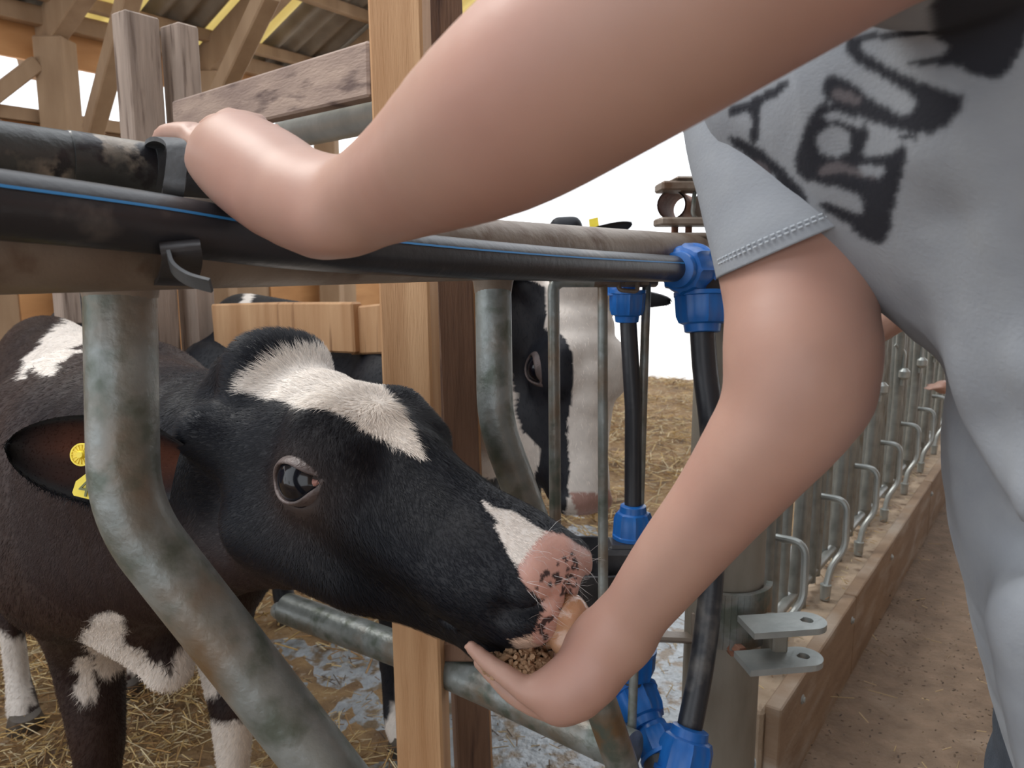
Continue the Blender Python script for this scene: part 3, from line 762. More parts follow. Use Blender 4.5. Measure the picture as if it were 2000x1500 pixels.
# ================================================================== CALVES
BLK = np.array([.0065, .0080, .0130]); BRN = np.array([.036, .018, .014]); WHT = np.array([.80, .74, .68]); PNK = np.array([.62, .37, .31])
def camframe(cols):      # camera-space unit columns -> world vectors
    return [c[0]*np.array([1., 0, 0]) - c[1]*UP + c[2]*FW for c in np.array(cols, float)]
class Head:
    def __init__(h, O, A, L, sc):
        A = np.array(A, float); A /= np.linalg.norm(A); L = np.array(L, float); L -= A*(A@L); L /= np.linalg.norm(L)
        h.O = np.array(O, float); h.A = A; h.L = L; h.U = np.cross(L, A); h.s = sc
    def p(h, u, v, w): return h.O+h.s*(u*h.A+v*h.U+w*h.L)
    def loc(h, V):
        q = (V-h.O)/h.s; return np.stack([q@h.A, q@h.U, q@h.L], -1)
    def axes(h): return (h.A, h.U, h.L)
SEC = [(.015, -.062, .062, .052), (.06, -.070, .076, .066), (.10, -.076, .082, .067), (.14, -.080, .078, .060), (.18, -.084, .069, .052),
       (.22, -.088, .059, .045), (.26, -.090, .052, .043), (.29, -.090, .047, .045)]
def head_sdf(F, h, tuft=1.):
    s = h.s; X = h.axes()
    for u, v, rv, rw in SEC: F.ell(h.p(u, v, 0), X, (.045*s, rv*s, rw*s), .022)
    F.ell(h.p(.298, -.092, 0), X, (.038*s, .043*s, .042*s), .018)                # muzzle
    F.ell(h.p(.316, -.078, .0), X, (.022*s, .031*s, .034*s), .014)
    for w in (-1, 1):
        F.cone(h.p(.115, -.024, .046*w), h.p(.15, -.036, .046*w), .024*s, .020*s, .025)     # brow
        F.ell(h.p(.125, -.062, .050*w), X, (.036*s, .034*s, .027*s), .018)                  # orbit
        F.cone(h.p(.06, -.125, .040*w), h.p(.16, -.135, .032*w), .044*s, .030*s, .03)       # cheek
        F.cone(h.p(.17, -.08, .040*w), h.p(.26, -.10, .030*w), .022*s, .020*s, .03)
        F.cone(h.p(.02, -.07, .045*w), h.p(-.005, -.06, .070*w), .032*s, .024*s, .025)     # ear root
        F.ell(h.p(.320, -.080, .029*w), X, (.017*s, .021*s, .018*s), .010)                 # nostril wing
    F.cone(h.p(.05, -.140, 0), h.p(.28, -.140, 0), .048*s, .022*s, .03)                    # jaw
    F.ell(h.p(.310, -.112, 0), X, (.028*s, .024*s, .035*s), .010)                          # upper lip
    F.ell(h.p(.290, -.147, 0), X, (.030*s, .019*s, .027*s), .010)                          # chin
    F.cone(h.p(.0, -.005, -.02), h.p(.0, -.005, .02), .030*s*tuft, .030*s*tuft, .03)       # poll
    for w in (-1, 1):
        F.ell(h.p(.126, -.061, .082*w), X, (.0225*s, .0175*s, .018*s), .010, sub=True)     # eye opening
        F.cone(h.p(.334, -.088, .024*w), h.p(.316, -.097, .044*w), .0060*s, .0095*s, .008, sub=True)   # nostril
    F.cone(h.p(.340, -.126, 0), h.p(.26, -.129, .036), .0035*s, .0025*s, .006, sub=True)
    F.cone(h.p(.340, -.126, 0), h.p(.26, -.129, -.036), .0035*s, .0025*s, .006, sub=True)
    F.cone(h.p(.340, -.075, 0), h.p(.333, -.115, 0), .003*s, .003*s, .008, sub=True)
def eyes(h, body, sides=(1, -1), fine=True):
    for w in sides:
        s_ = h.s*1.10; c = h.p(.125, -.060, .0575*w); R = .0232*s_; e = h.L*w
        Ae = h.A+.42*h.U; Ae /= np.linalg.norm(Ae); Ue = h.U-.42*h.A; Ue /= np.linalg.norm(Ue)
        b = MB(); b.lathe(c, e, [(-R*.5, R*.86)]+[(R*math.sin(a), max(R*math.cos(a), 1e-4)) for a in np.linspace(-.3, math.pi/2, 18)], 36, caps=False)
        b.build('eye', M['eye'], body)
        n = 48; K = [(1.0, 0.0), (1.01, .0016), (1.06, .0030), (1.16, .0034), (1.30, .0016), (1.48, -.0035), (1.70, -.012)]
        V = []; Fc = []
        for sc_, dz in K:
            for k in range(n):
                q = 2*math.pi*k/n; cx, sy = math.cos(q), math.sin(q)
                x = (.0183*cx+(.0050*max(cx, 0)**6))*s_; y = (.0140 if sy > 0 else .0128)*sy*(1-.22*abs(cx)**4)*s_ - .0016*s_*cx
                z0 = math.sqrt(max((R*1.015)**2-x*x-y*y, (R*.42)**2)); x, y = x*sc_, y*sc_
                V.append(c+Ae*x+Ue*y+e*(z0-(sc_-1)*.011*s_+dz*s_))
        V = V[:n]+V; V[:n] = [v-e*.006*s_ for v in V[:n]]; m_ = len(V)//n
        for a in range(m_-1):
            for k in range(n): Fc.append([a*n+k, a*n+(k+1) % n, (a+1)*n+(k+1) % n, (a+1)*n+k])
        if w < 0: Fc = [f[::-1] for f in Fc]
        mesh_obj('eyelid', V, Fc, M['eyelid'], body)
        if fine:
            b = MB(); p0 = c+Ae*.0190*s_-Ue*.0020*s_+e*.0118*s_; b.tube([p0, p0+Ae*.0045*s_-e*.0012*s_], [.0030*s_, .0018*s_], 12)
            b.build('eye_corner', M['nose_plain'], body)
def ear_mesh(root, tip, wide, face, width, cup, n=26, m=17, droop=0.):     # a cupped leaf with thickness
    root, tip, wide, face = [np.asarray(a, float) for a in (root, tip, wide, face)]
    L = np.linalg.norm(tip-root); ax = (tip-root)/L; wide = wide-ax*(ax@wide); wide /= np.linalg.norm(wide)
    fc = np.cross(ax, wide); fc = fc if fc@face > 0 else -fc
    V = []; F = []
    for lay in (0, 1):
        for i in range(n):
            t = i/(n-1); ww = max(width*min(1, .62+t*1.5)*max(1-t**3.4, 0)**.62, width*.03)
            for j in range(m):
                c = -1+2*j/(m-1)
                depth = cup*(1-c*c)*(1-t*.55)
                p = root+ax*L*t+wide*ww*c*(1.0)-fc*depth+fc*droop*t*t
                p = p - fc*(.0035 if lay else 0.)*(1-abs(c)**6)
                V.append(p)
    o = n*m
    for i in range(n-1):
        for j in range(m-1):
            a = i*m+j; F.append([a, a+1, a+m+1, a+m]); F.append([o+a+m, o+a+m+1, o+a+1, o+a])
    for i in range(n-1):
        F.append([i*m, i*m+m, o+i*m+m, o+i*m]); a = i*m+m-1; F.append([a, o+a, o+a+m, a+m])
    for j in range(m-1): F.append([(n-1)*m+j, (n-1)*m+j+1, o+(n-1)*m+j+1, o+(n-1)*m+j])
    return np.array(V), np.array(F)
def cat(parts):
    Vs = []; Qs = []; n = 0
    for V, Q in parts: Vs.append(V); Qs.append(np.asarray(Q)+n); n += len(V)
    return np.concatenate(Vs), np.concatenate(Qs)
class Body:
    def __init__(b, chest, hd, s=1.):
        b.c = np.array([chest[0], chest[1], 0.]); b.h = np.array([hd[0], hd[1], 0.])/np.linalg.norm(hd); b.l = np.array([-b.h[1], b.h[0], 0]); b.s = s
    def p(b, x, y, z): return b.c+b.s*(x*b.h+y*b.l+np.array([0, 0, z]))
    def q(b, *pts): return [(*b.p(x, y, z), r*b.s) for x, y, z, r in pts]
def body_sdf(F, b, fl=(0, 0), hl=(0, 0), tail=True):
    fy = (b.l, .84)
    F.chain(b.q((0, 0, .73, .185), (-.33, 0, .71, .205), (-.62, 0, .77, .165)), .06, flat=fy)
    F.chain(b.q((.02, 0, .86, .09), (-.3, 0, .89, .05), (-.66, 0, .89, .07)), .06)
    F.chain(b.q((.11, 0, .62, .09), (-.05, 0, .56, .10)), .06)
    for i, y in enumerate((-1, 1)):
        f = fl[i]; g = hl[i]
        F.chain(b.q((.02, .10*y, .78, .085), (.06, .115*y, .60, .080), (.0+f*.3, .105*y, .47, .058), (.02+f*.8, .105*y, .30, .040), (.01+f, .105*y, .26, .036), (.0+f, .105*y, .12, .026), (.015+f, .105*y, .06, .033), (.03+f, .105*y, .03, .034)), .025)
        F.chain(b.q((-.60, .10*y, .74, .125), (-.58+g*.3, .11*y, .58, .085), (-.66+g*.7, .11*y, .44, .050), (-.75+g, .11*y, .36, .036), (-.74+g, .11*y, .30, .032), (-.72+g, .11*y, .12, .027), (-.70+g, .11*y, .06, .034), (-.685+g, .11*y, .03, .034)), .025)
    if tail: F.chain(b.q((-.76, 0, .86, .03), (-.84, 0, .74, .018), (-.86, 0, .50, .014), (-.86, 0, .36, .028), (-.86, 0, .26, .01)), .02)
M['nose_plain'] = mat('pink_eye_corner', (.40, .20, .17), .3)
def noisy_paint(C, V, xy, polys, amp=6., sc=60., ok=None):
    dx = np.stack([vnoise(V, sc, 5), vnoise(V, sc, 6)], 1)*amp + np.stack([vnoise(V, sc*4, 7), vnoise(V, sc*4, 8)], 1)*amp*.5
    for poly, col in polys:
        m = inpoly(xy+dx, poly)
        if ok is not None: m &= ok
        C[m] = col
    return C
def two_mats(o, Q, mask, m2):
    o.data.materials.append(m2)
    idx = (mask[Q].mean(1) > .5).astype(np.int32); o.data.polygons.foreach_set('material_index', idx); o.data.update()

# ---- the calf that feeds from the hand
cf = camframe([(.78739154, .25240951, -.5624091), (-.59881914, .09652524, -.79504623)])
O1 = CAM + (-.23572785)*np.array([1., 0, 0]) - (-.02226701)*UP + .78063138*FW
h1 = Head(O1, cf[0], cf[1], 1.0969)
b1 = Body((-.60, 1.22), (.67, -.74), 1.0)
AX = axis_pts(-1.62, .16, .014, [(-.04, .10, .0021), (-.36, .12, .0032), (-.8, -.3, .007)])
AY = axis_pts(.48, 2.05, .014, [(.52, .64, .0022), (.50, .86, .0032), (.8, 1.35, .007)])
AZ = axis_pts(-.01, 1.16, .012, [(.72, .92, .0022), (.62, 1.10, .0034)])
F = Field(AX, AY, AZ)
body_sdf(F, b1, fl=(-.02, .02))
F.chain(pc([(215, 905, 1.14, 235), (330, 900, .99, 190), (440, 880, .85, 150), (520, 850, .79, 100)]), .06)
F.chain(pc([(190, 1060, 1.10, 190), (330, 1075, .98, 140), (450, 1060, .85, 100), (560, 1080, .77, 62)]), .05)
F.chain(pc([(300, 1230, 1.06, 80), (330, 1300, 1.06, 50)]), .05)
F.chain([(*P(530, 722, .78), .030), (*P(470, 735, .80), .028)], .03)
head_sdf(F, h1)
V1, Q1 = F.mesh(2)
er = h1.p(.0, -.062, .068)
eV, eF = ear_mesh(P(345, 922, .715), P(8, 872, .655), P(200, 1000, .67)-P(200, 850, .65), FW*-1+UP*.15, .046, .022)
er2 = h1.p(.0, -.055, -.070)
fV, fF = ear_mesh(er2, er2-h1.A*.10-h1.L*.07-h1.U*.02, h1.U, h1.A, .045, .02)
nb = len(V1); ne = len(eV)
V1, Q1 = cat([(V1, Q1), (eV, eF), (fV, fF)])
xy, dp = proj(V1); N1, _ = normals(V1, Q1); facing = np.sum(N1*(CAM-V1), 1) > -.02
hl_ = h1.loc(V1)
C1 = np.tile(BLK, (len(V1), 1))
def smooth_mix(C, w, col): return C*(1-w[:, None])+col*w[:, None]
nz = .5+.5*np.clip(vnoise(V1, 16, 21), -1, 1)
onbody = np.clip((dp-.80)/.25, 0, 1); C1 = smooth_mix(C1, onbody*(.35+.6*nz), BRN)
jaw = np.clip((-hl_[:, 1]-.135)/.05, 0, 1)*np.clip((.25-hl_[:, 0])/.12, 0, 1)*(dp < 1.0); C1 = smooth_mix(C1, jaw*.6, BRN)
er_ = np.exp(-((hl_[:, 0]-.128)**2+(hl_[:, 1]+.066)**2)/.034**2)*(np.abs(hl_[:, 2]) > .02)*(dp < .9); C1 = smooth_mix(C1, er_*.65, np.array([.085, .055, .045]))
blaze = [(455, 768), (475, 738), (520, 706), (560, 690), (600, 676), (650, 686), (700, 708), (745, 732), (757, 765), (780, 790), (790, 815), (808, 845), (833, 896), (795, 880), (755, 862), (715, 838), (685, 812), (640, 800), (590, 795), (540, 783), (500, 770)]
nosew = [(946, 976), (960, 985), (985, 997), (1015, 1003), (1052, 1028), (1070, 1040), (1012, 1108), (996, 1092), (980, 1060), (966, 1035), (968, 1015), (954, 1000)]
lipw = [(992, 1247), (1040, 1238), (1090, 1225), (1105, 1250), (1040, 1275), (1008, 1268)]
pad = [(1010, 1106), (1064, 1036), (1095, 1040), (1160, 1080), (1160, 1180), (1110, 1215), (1082, 1252), (1050, 1262), (1035, 1248), (1052, 1205), (1060, 1190), (1050, 1162), (1030, 1152), (1022, 1138), (1014, 1125)]
wpatch = [(35, 745), (55, 700), (90, 655), (150, 606), (240, 560), (300, 590), (230, 640), (180, 665), (140, 690), (100, 735), (70, 722)]
brisket = [(160, 1235), (170, 1210), (215, 1195), (245, 1212), (255, 1262), (290, 1290), (325, 1318), (345, 1280), (370, 1262), (420, 1268), (430, 1350), (400, 1365), (370, 1380), (330, 1380), (290, 1345), (240, 1310), (200, 1320), (185, 1300)]
legw = [(148, 1280), (182, 1290), (188, 1345), (180, 1372), (140, 1368), (150, 1330)]
leg2 = [(365, 1270), (430, 1280), (425, 1340), (392, 1345), (386, 1460), (365, 1400)]
leg2b = [(380, 1430), (420, 1408), (480, 1412), (510, 1450), (520, 1900), (360, 1900)]
hind = [(-60, 1230), (60, 1250), (75, 1900), (-200, 1900)]
far = dp > .92
C1 = noisy_paint(C1, V1, xy, [(blaze, WHT)], 5, 70, facing & ~far)
C1 = noisy_paint(C1, V1, xy, [(nosew, WHT), (lipw, np.array([.62, .46, .36]))], 4, 90, facing & ~far)
C1 = noisy_paint(C1, V1, xy, [(wpatch, WHT), (brisket, WHT*.92), (legw, WHT*.9), (leg2, WHT*.8), (leg2b, WHT), (hind, WHT*.8)], 9, 40, facing & far)
pm = inpoly(xy, pad) & facing & ~far & (np.arange(len(V1)) < nb)
C1[pm] = PNK*(.92+.1*vnoise(V1[pm], 90, 4)[:, None])
spots = [(1060, 1126, 5), (1068, 1120, 5), (1058, 1131, 4), (1086, 1124, 6), (1092, 1131, 5), (1088, 1138, 4), (1109, 1112, 4), (1116, 1126, 4), (1100, 1150, 4), (1105, 1160, 4), (1111, 1140, 3), (1120, 1110, 4), (1122, 1095, 4), (1117, 1082, 3), (1048, 1150, 4), (1056, 1224, 7), (1063, 1214, 5), (1071, 1211, 5), (1058, 1236, 4), (1077, 1208, 4), (1066, 1245, 5), (1095, 1190, 3), (1075, 1142, 3), (1108, 1126, 3), (1113, 1154, 3), (1124, 1130, 3), (1102, 1138, 3), (1122, 1145, 3)]
rs = np.random.default_rng(3); spots += [(rs.uniform(1085, 1130), rs.uniform(1080, 1180), rs.uniform(1.2, 2.6)) for _ in range(16)]
for x, y, r in spots:
    m = ((xy[:, 0]-x)**2+(xy[:, 1]-y)**2 < (r+1)**2) & pm; C1[m] = np.array([.05, .03, .03])
# inner ear: reddish brown skin and hair
ei = np.zeros(len(V1), bool); ei[nb:nb+ne//2] = True
t_ = np.tile(np.linspace(-1, 1, 17), 26); u_ = np.repeat(np.linspace(0, 1, 26), 17)
w = np.zeros(len(V1)); w[nb:nb+ne//2] = np.clip(1.05-np.abs(t_)*1.15, 0, 1)*np.clip((.93-u_)*4, 0, 1)*(.5+.5*np.clip(vnoise(eV[:ne//2], 40, 3), -1, 1))
C1 = smooth_mix(C1, w, np.array([.24, .085, .05]))
rimw = np.zeros(len(V1)); rimw[nb:nb+ne//2] = np.clip(np.abs(t_)*4-3, 0, 1)*.8; C1 = smooth_mix(C1, rimw, np.array([.045, .055, .065]))
calf = mesh_obj('calf', V1, Q1, M['coat'], None, True, C1)
tag(calf, 'black and white calf eating from the hand, yellow tags in its ear', 'calf')
two_mats(calf, Q1, pm.astype(float), M['nose'])
eyes(h1, calf)
whorl = h1.p(.135, .0, 0)
def flow1(p):
    q = h1.loc(p); hd = (q[:, 0] > -.02) & (q[:, 1] > -.25) & (np.abs(q[:, 2]) < .12)
    r = p-whorl; r = r/(np.linalg.norm(r, axis=1)[:, None]+1e-6)
    f = r+np.tanh((q[:, :1]-.13)/.05)*h1.A*.6
    bd = np.array([-.5, .35, -.75]); return np.where(hd[:, None], f, bd)
near = (dp < .95).astype(float); noface = 1-pm.astype(float)
de = np.linalg.norm(V1-h1.p(.128, -.062, .070), axis=1); de2 = np.linalg.norm(V1-h1.p(.128, -.062, -.070), axis=1)
em = (de > .027).astype(float)*(de2 > .027)
lenf1 = lambda p: (1+1.1*np.exp(-(np.linalg.norm(p-h1.p(-.01, 0, 0), axis=1)/.06)**2))*np.where(h1.loc(p)[:, 0] > .24, .6, 1.)
fur('coat_hair', V1, Q1, C1, calf, flow1, 150000, .0085, .00055, .16, near*noface*em*(.3+facing), 11, lenf=lenf1)
fur('coat_hair', V1, Q1, C1, calf, flow1, 70000, .014, .0009, .12, (1-near)*(.2+facing)*(dp < 1.8), 12)
fur('whiskers', V1, Q1, np.tile(np.array([.6, .6, .6]), (len(V1), 1)), calf, lambda p: np.tile(h1.A*.6, (len(p), 1)), 110, .014, .00022, .9, pm.astype(float), 13)
# ear tags
def disc_tag(c, nrm, r, th, parent, ribs=True):
    b = MB(); b.lathe(c, nrm, [(0, r*.98), (th*.5, r), (th, r*.97), (th, r*.84), (th*.6, r*.82), (th*.6, r*.36), (th*1.6, r*.34), (th*2.6, r*.26), (th*2.6, r*.12)], 32)
    if ribs:
        u = np.cross(nrm, (0, 0, 1.)); u /= np.linalg.norm(u); v = np.cross(nrm, u)
        for a in np.linspace(0, 2*math.pi, 17)[:-1]:
            d = math.cos(a)*u+math.sin(a)*v; b.box(c+d*r*.6+np.asarray(nrm)*th*.8, d*r*.22, np.cross(nrm, d)*r*.03, np.asarray(nrm)*th*.25)
    return b.build('ear_tag', M['yellow'], parent)
en = -FW+UP*.05; en /= np.linalg.norm(en)
disc_tag(P(161, 888, .645), en, .0098, .002, calf)
def text_mesh(txt, size, origin, xd, yd, m, parent, name, th=.0006):
    cu = bpy.data.curves.new('t', 'FONT'); cu.body = txt; cu.size = size; cu.extrude = th/2
    o = bpy.data.objects.new('t', cu); COL.objects.link(o); bpy.context.view_layer.update()
    me = bpy.data.meshes.new_from_object(o.evaluated_get(bpy.context.evaluated_depsgraph_get()))
    xd = np.asarray(xd, float); yd = np.asarray(yd, float); zd = np.cross(xd, yd)
    V = [np.asarray(origin)+xd*v.co.x+yd*v.co.y+zd*v.co.z for v in me.vertices]; Fs = [list(p.vertices) for p in me.polygons]
    bpy.data.objects.remove(o); bpy.data.curves.remove(cu); bpy.data.meshes.remove(me)
    return mesh_obj(name, V, Fs, m, parent, False)
dt = .625
o_ = [(141, 962), (148, 940), (172, 922), (215, 916), (225, 990), (190, 979), (144, 968)]
tg = MB().plate([P(a, b_, dt) for a, b_ in o_], FW*.0022).build('ear_tag', M['yellow'], calf, smooth=False)
xd = (P(200, 957, dt)-P(160, 950, dt)); xd /= np.linalg.norm(xd); yd = np.cross(-FW, xd)*1.0; yd = yd/np.linalg.norm(yd)
if yd@UP < 0: yd = -yd
text_mesh('46', .0185, P(152, 967, dt)-FW*.0006, xd, yd*1.15, M['ink'], calf, 'number')
MB().plate([P(a, b_, .60) for a, b_ in ((312, 972), (329, 984), (331, 1010), (322, 1017), (300, 1000))], FW*.0022).build('ear_tag', M['yellow'], calf, smooth=False)
# tongue that reaches onto the palm
F = Field(axis_pts(-.02, .14, .0025, []), axis_pts(.46, .74, .0025, []), axis_pts(.72, .95, .0025, []))
tp = h1.p(.325, -.125, -.004)
F.chain([(*tp, .014)]+pc([(1108, 1192, .60, 36), (1124, 1218, .60, 34), (1102, 1252, .60, 30)]), .012)
V, Q = F.mesh(2); mesh_obj('tongue', V, Q, M['tongue'], calf)
# hooves
def hooves(b, parent, fl=(0, 0), hl=(0, 0)):
    for i, y in enumerate((-1, 1)):
        for x, yy in ((.035+fl[i], .105*y), (-.68+hl[i], .11*y)):
            c = b.p(x, yy, 0); m_ = MB(); m_.lathe(c, (b.h[0]*.18, b.h[1]*.18, 1), [(0, .040), (.015, .040), (.045, .032), (.05, .02)], 20)
            m_.build('hoof', M['hoof'], parent)
hooves(b1, calf, (-.02, .02))

# ---- the other calves
def other_calf(label, head, body, fz, neck, paint, seed, furn=0, hfine=.005, ears=None, cf_=.014, throat=None):
    lo = np.minimum(body.p(-.95, 0, 0), np.minimum(body.p(.3, 0, 0), head.p(0, 0, 0)))-.25
    hi = np.maximum(body.p(-.95, 0, 0), np.maximum(body.p(.3, 0, 0), head.p(0, 0, 0)))+.25
    hp = [head.p(0, 0, 0), head.p(.36, -.08, 0)]; hlo = np.minimum(*hp)-.11; hhi = np.maximum(*hp)+.11
    g = [axis_pts(lo[i] if i < 2 else -.01, max(hi[i], hhi[i]) if i < 2 else 1.45, cf_, [(hlo[i], hhi[i], hfine)]) for i in range(3)]
    F = Field(*g); body_sdf(F, body); F.chain(neck, .06)
    if throat: F.chain(throat, .05)
    head_sdf(F, head)
    V, Q = F.mesh(2); parts = [(V, Q)]
    for w in (1, -1):
        r = head.p(.0, -.06, .070*w)
        tipv = ears[w] if ears else head.L*w*.16-head.A*.03-head.U*.03
        parts.append(ear_mesh(r, r+tipv, head.U, head.A, .042, .02))
    n0 = len(V); V, Q = cat(parts)
    C = paint(V, n0); o = mesh_obj('calf', V, Q, M['coat'], None, True, C); tag(o, label, 'calf')
    eyes(head, o, fine=False); hooves(body, o)
    if furn:
        fl = lambda p: np.where((head.loc(p)[:, :1] > 0) & (np.linalg.norm(p-head.p(.15, 0, 0), axis=1)[:, None] < .3), head.A, np.array([-.3, .2, -.8]))
        de = np.minimum(np.linalg.norm(V-head.p(.128, -.062, .070), axis=1), np.linalg.norm(V-head.p(.128, -.062, -.070), axis=1))
        fur('coat_hair', V, Q, C, o, fl, furn, .010, .0009, .14, (de > .03).astype(float), seed)
    return o
c2 = camframe([(.07, .95, -.25), (-.90, .02, -.42)])
h2 = Head(P(1150, 545, 1.42), c2[0], c2[1], 1.24)
b2 = Body((-.20, 1.68), (.78, -.62), 1.035)
def paint2(V, n0):
    xy, dp = proj(V); C = np.tile(WHT*.95, (len(V), 1)); hd = np.linalg.norm(V-h2.p(.15, -.06, 0), axis=1) < .30
    blk = BLK*1.4+.004
    C[~hd] = BLK; C[inpoly(xy, [(990, 770), (1070, 770), (1070, 960), (1000, 960), (970, 870)]) & (dp > 1.2) & (dp < 1.6)] = WHT*.9
    C = noisy_paint(C, V, xy, [([(960, 500), (1062, 560), (1068, 600), (1062, 640), (1080, 650), (1100, 655), (1118, 690), (1120, 740), (1112, 800), (1108, 860), (1112, 920), (1110, 965), (1095, 1040), (1040, 1040), (1046, 930), (1056, 900), (1052, 870), (1022, 845), (1006, 800), (1003, 765), (995, 740)], blk)], 3, 50, hd)
    C = noisy_paint(C, V, xy, [([(1112, 965), (1225, 955), (1225, 1060), (1120, 1050), (1128, 1000)], PNK*.75)], 3, 50, hd)
    C = noisy_paint(C, V, xy, [([(460, 600), (480, 570), (510, 540), (530, 545), (495, 575), (480, 620)], WHT), ([(715, 620), (735, 575), (745, 540), (790, 540), (790, 640)], WHT), ([(700, 1420), (755, 1420), (790, 1320), (900, 1320), (900, 1900), (700, 1900)], WHT*.9)], 5, 20, ~hd)
    C[n0:] = BLK*1.5
    return C
other_calf('black and white calf with a white blaze looking through the slim rods', h2, b2, None,
           [(*b2.p(.05, 0, .80), .15), (*b2.p(.20, .0, .90), .12), (*h2.p(.06, -.13, 0), .10)], paint2, 31, 50000, throat=[(*b2.p(.16, .0, .78), .12), (*P(1035, 830, 1.50), .085), (*P(1060, 900, 1.46), .05)],
           ears={1: h2.L*.14-h2.U*.02-h2.A*.0+np.array([0, 0, .03]), -1: -h2.L*.15+np.array([0, 0, .0])})
b3 = Body((-1.62, 2.95), (-.45, .89), 1.0)
h3 = Head(b3.p(.50, 0, .98), b3.h*.75+np.array([0, 0, -.66]), b3.l, 1.05)
def paint3(V, n0):
    C = np.tile(BLK*1.3, (len(V), 1)); C[vnoise(V, 4.2, 90) > .28] = WHT*.95; return C
other_calf('black and white calf standing at far left behind the feeding calf', h3, b3, None,
           [(*b3.p(.05, 0, .80), .14), (*b3.p(.30, 0, .88), .10), (*h3.p(.02, -.08, 0), .075)], paint3, 32, 0, .008)
b4 = Body((-.02, 3.05), (.25, -.97), 1.12)
c4 = camframe([(.0, .86, -.5), (-.98, .0, .1)])
h4 = Head(P(1105, 440, 2.62), c4[0], c4[1], 1.12)
def paint4(V, n0):
    C = np.tile(BLK*1.3, (len(V), 1)); C[vnoise(V, 4.6, 77) > .35] = WHT*.95; C[n0:] = BLK*2; return C
calf4 = other_calf('dark calf farther back, its head and yellow tag just above the rail', h4, b4, None,
           [(*b4.p(.05, 0, .80), .14), (*b4.p(.25, 0, .95), .11), (*h4.p(.02, -.08, 0), .08)], paint4, 33, 0, .007,
           ears={1: h4.L*.14+np.array([0, 0, .02]), -1: -h4.L*.15+np.array([0, 0, .035])})
b = MB(); b.plate([P(a, b_, 2.55) for a, b_ in ((1150, 428), (1168, 424), (1170, 440), (1152, 448))], FW*.004)
b.build('ear_tag', M['yellow'], calf4, smooth=False)

# ================================================================== THE PERSON FEEDING THE CALF
SK = np.array([.43, .272, .212])
def skin_cols(V, seed=0):
    C = np.tile(SK, (len(V), 1)); n = .5+.5*np.clip(vnoise(V, 30, 41+seed), -1, 1)
    return C*(1-n[:, None]*np.array([.03, .13, .12]))
AX = axis_pts(-.34, .95, .014, [(-.30, .42, .0036)])
AY = axis_pts(.14, .98, .012, [(.17, .66, .0036)])
AZ = axis_pts(-.01, 1.66, .014, [(.72, 1.24, .0036), (1.24, 1.62, .006)])
F = Field(AX, AY, AZ)
# left arm reaching over to the rail
F.chain(pc([(2120, -330, .36, 200), (1760, -235, .28, 228), (1450, -75, .255, 232), (1170, 98, .28, 216), (972, 236, .318, 182), (812, 338, .37, 124), (705, 392, .41, 94), (632, 405, .435, 84)]), .02)
F.ell(P(650, 448, .41), [np.array([1., 0, 0]), UP, FW], (.014, .010, .012), .022)          # wrist bone
fl = (UP*.8-FW*.6); fl /= np.linalg.norm(fl)
F.chain(pc([(625, 405, .435, 84), (540, 340, .465, 84), (470, 290, .50, 72)]), .02)
F.chain(pc([(560, 410, .45, 58), (480, 350, .48, 62), (420, 300, .51, 50)]), .02)
F.chain(pc([(450, 238, .525, 26), (520, 262, .52, 34)]), .02)
F.chain(pc([(430, 285, .512, 36), (380, 266, .535, 28), (334, 262, .55, 23), (318, 268, .555, 21)]), .008)      # index finger along the rail
F.chain(pc([(448, 262, .530, 34), (425, 245, .56, 24), (400, 262, .59, 21), (395, 300, .60, 18)]), .008)
F.chain(pc([(480, 250, .545, 32), (470, 245, .585, 23), (455, 268, .61, 20), (450, 310, .62, 18)]), .008)
F.chain(pc([(520, 265, .545, 28), (520, 262, .59, 20), (510, 290, .61, 18), (505, 325, .62, 16)]), .008)
F.chain(pc([(520, 400, .455, 52), (440, 360, .488, 36), (392, 322, .515, 26), (372, 310, .53, 20)]), .010)        # thumb
for g_ in ([(478, 232, .515, 5), (505, 262, .495, 7), (545, 315, .462, 4)], [(515, 238, .525, 5), (548, 270, .50, 6), (580, 320, .468, 4)], [(408, 292, .50, 6), (440, 318, .482, 7), (480, 345, .462, 4)]):
    F.chain(pc(g_), .012, sub=True)
F.chain(pc([(375, 246, .530, 5), (388, 262, .515, 4)]), .006, sub=True)
# right arm reaching down with the feed
F.chain(pc([(1505, 250, .52, 150), (1532, 400, .49, 150), (1558, 560, .465, 144), (1562, 700, .45, 130)]), .02)
F.chain(pc([(1562, 700, .45, 130), (1552, 780, .45, 130), (1490, 872, .462, 114), (1400, 990, .49, 92), (1318, 1092, .52, 80), (1240, 1195, .55, 66), (1208, 1240, .56, 62)]), .018)
F.chain(pc([(1605, 725, .46, 74), (1640, 782, .46, 34)]), .03)        # elbow tip
F.chain(pc([(1208, 1240, .56, 64), (1165, 1290, .565, 62), (1120, 1335, .57, 56)]), .016)
F.chain(pc([(1165, 1235, .58, 42), (1125, 1262, .60, 36), (1098, 1285, .61, 26)]), .014)                    # ball of the thumb
F.chain(pc([(1150, 1225, .61, 30), (1118, 1240, .635, 20), (1085, 1262, .645, 17)]), .008)                    # thumb on the far side
F.chain(pc([(1160, 1330, .555, 44), (1100, 1375, .56, 34), (1085, 1385, .565, 30)]), .014)
F.chain(pc([(1120, 1340, .565, 50), (1065, 1345, .572, 34)]), .014)
F.chain(pc([(1085, 1352, .565, 34), (1035, 1352, .57, 27), (1000, 1328, .575, 23), (955, 1295, .585, 19), (920, 1264, .592, 15)]), .007)   # little finger, nearest
F.chain(pc([(1095, 1388, .572, 27), (1045, 1378, .582, 23), (1000, 1355, .59, 20), (965, 1322, .60, 17), (935, 1292, .605, 14)]), .006)
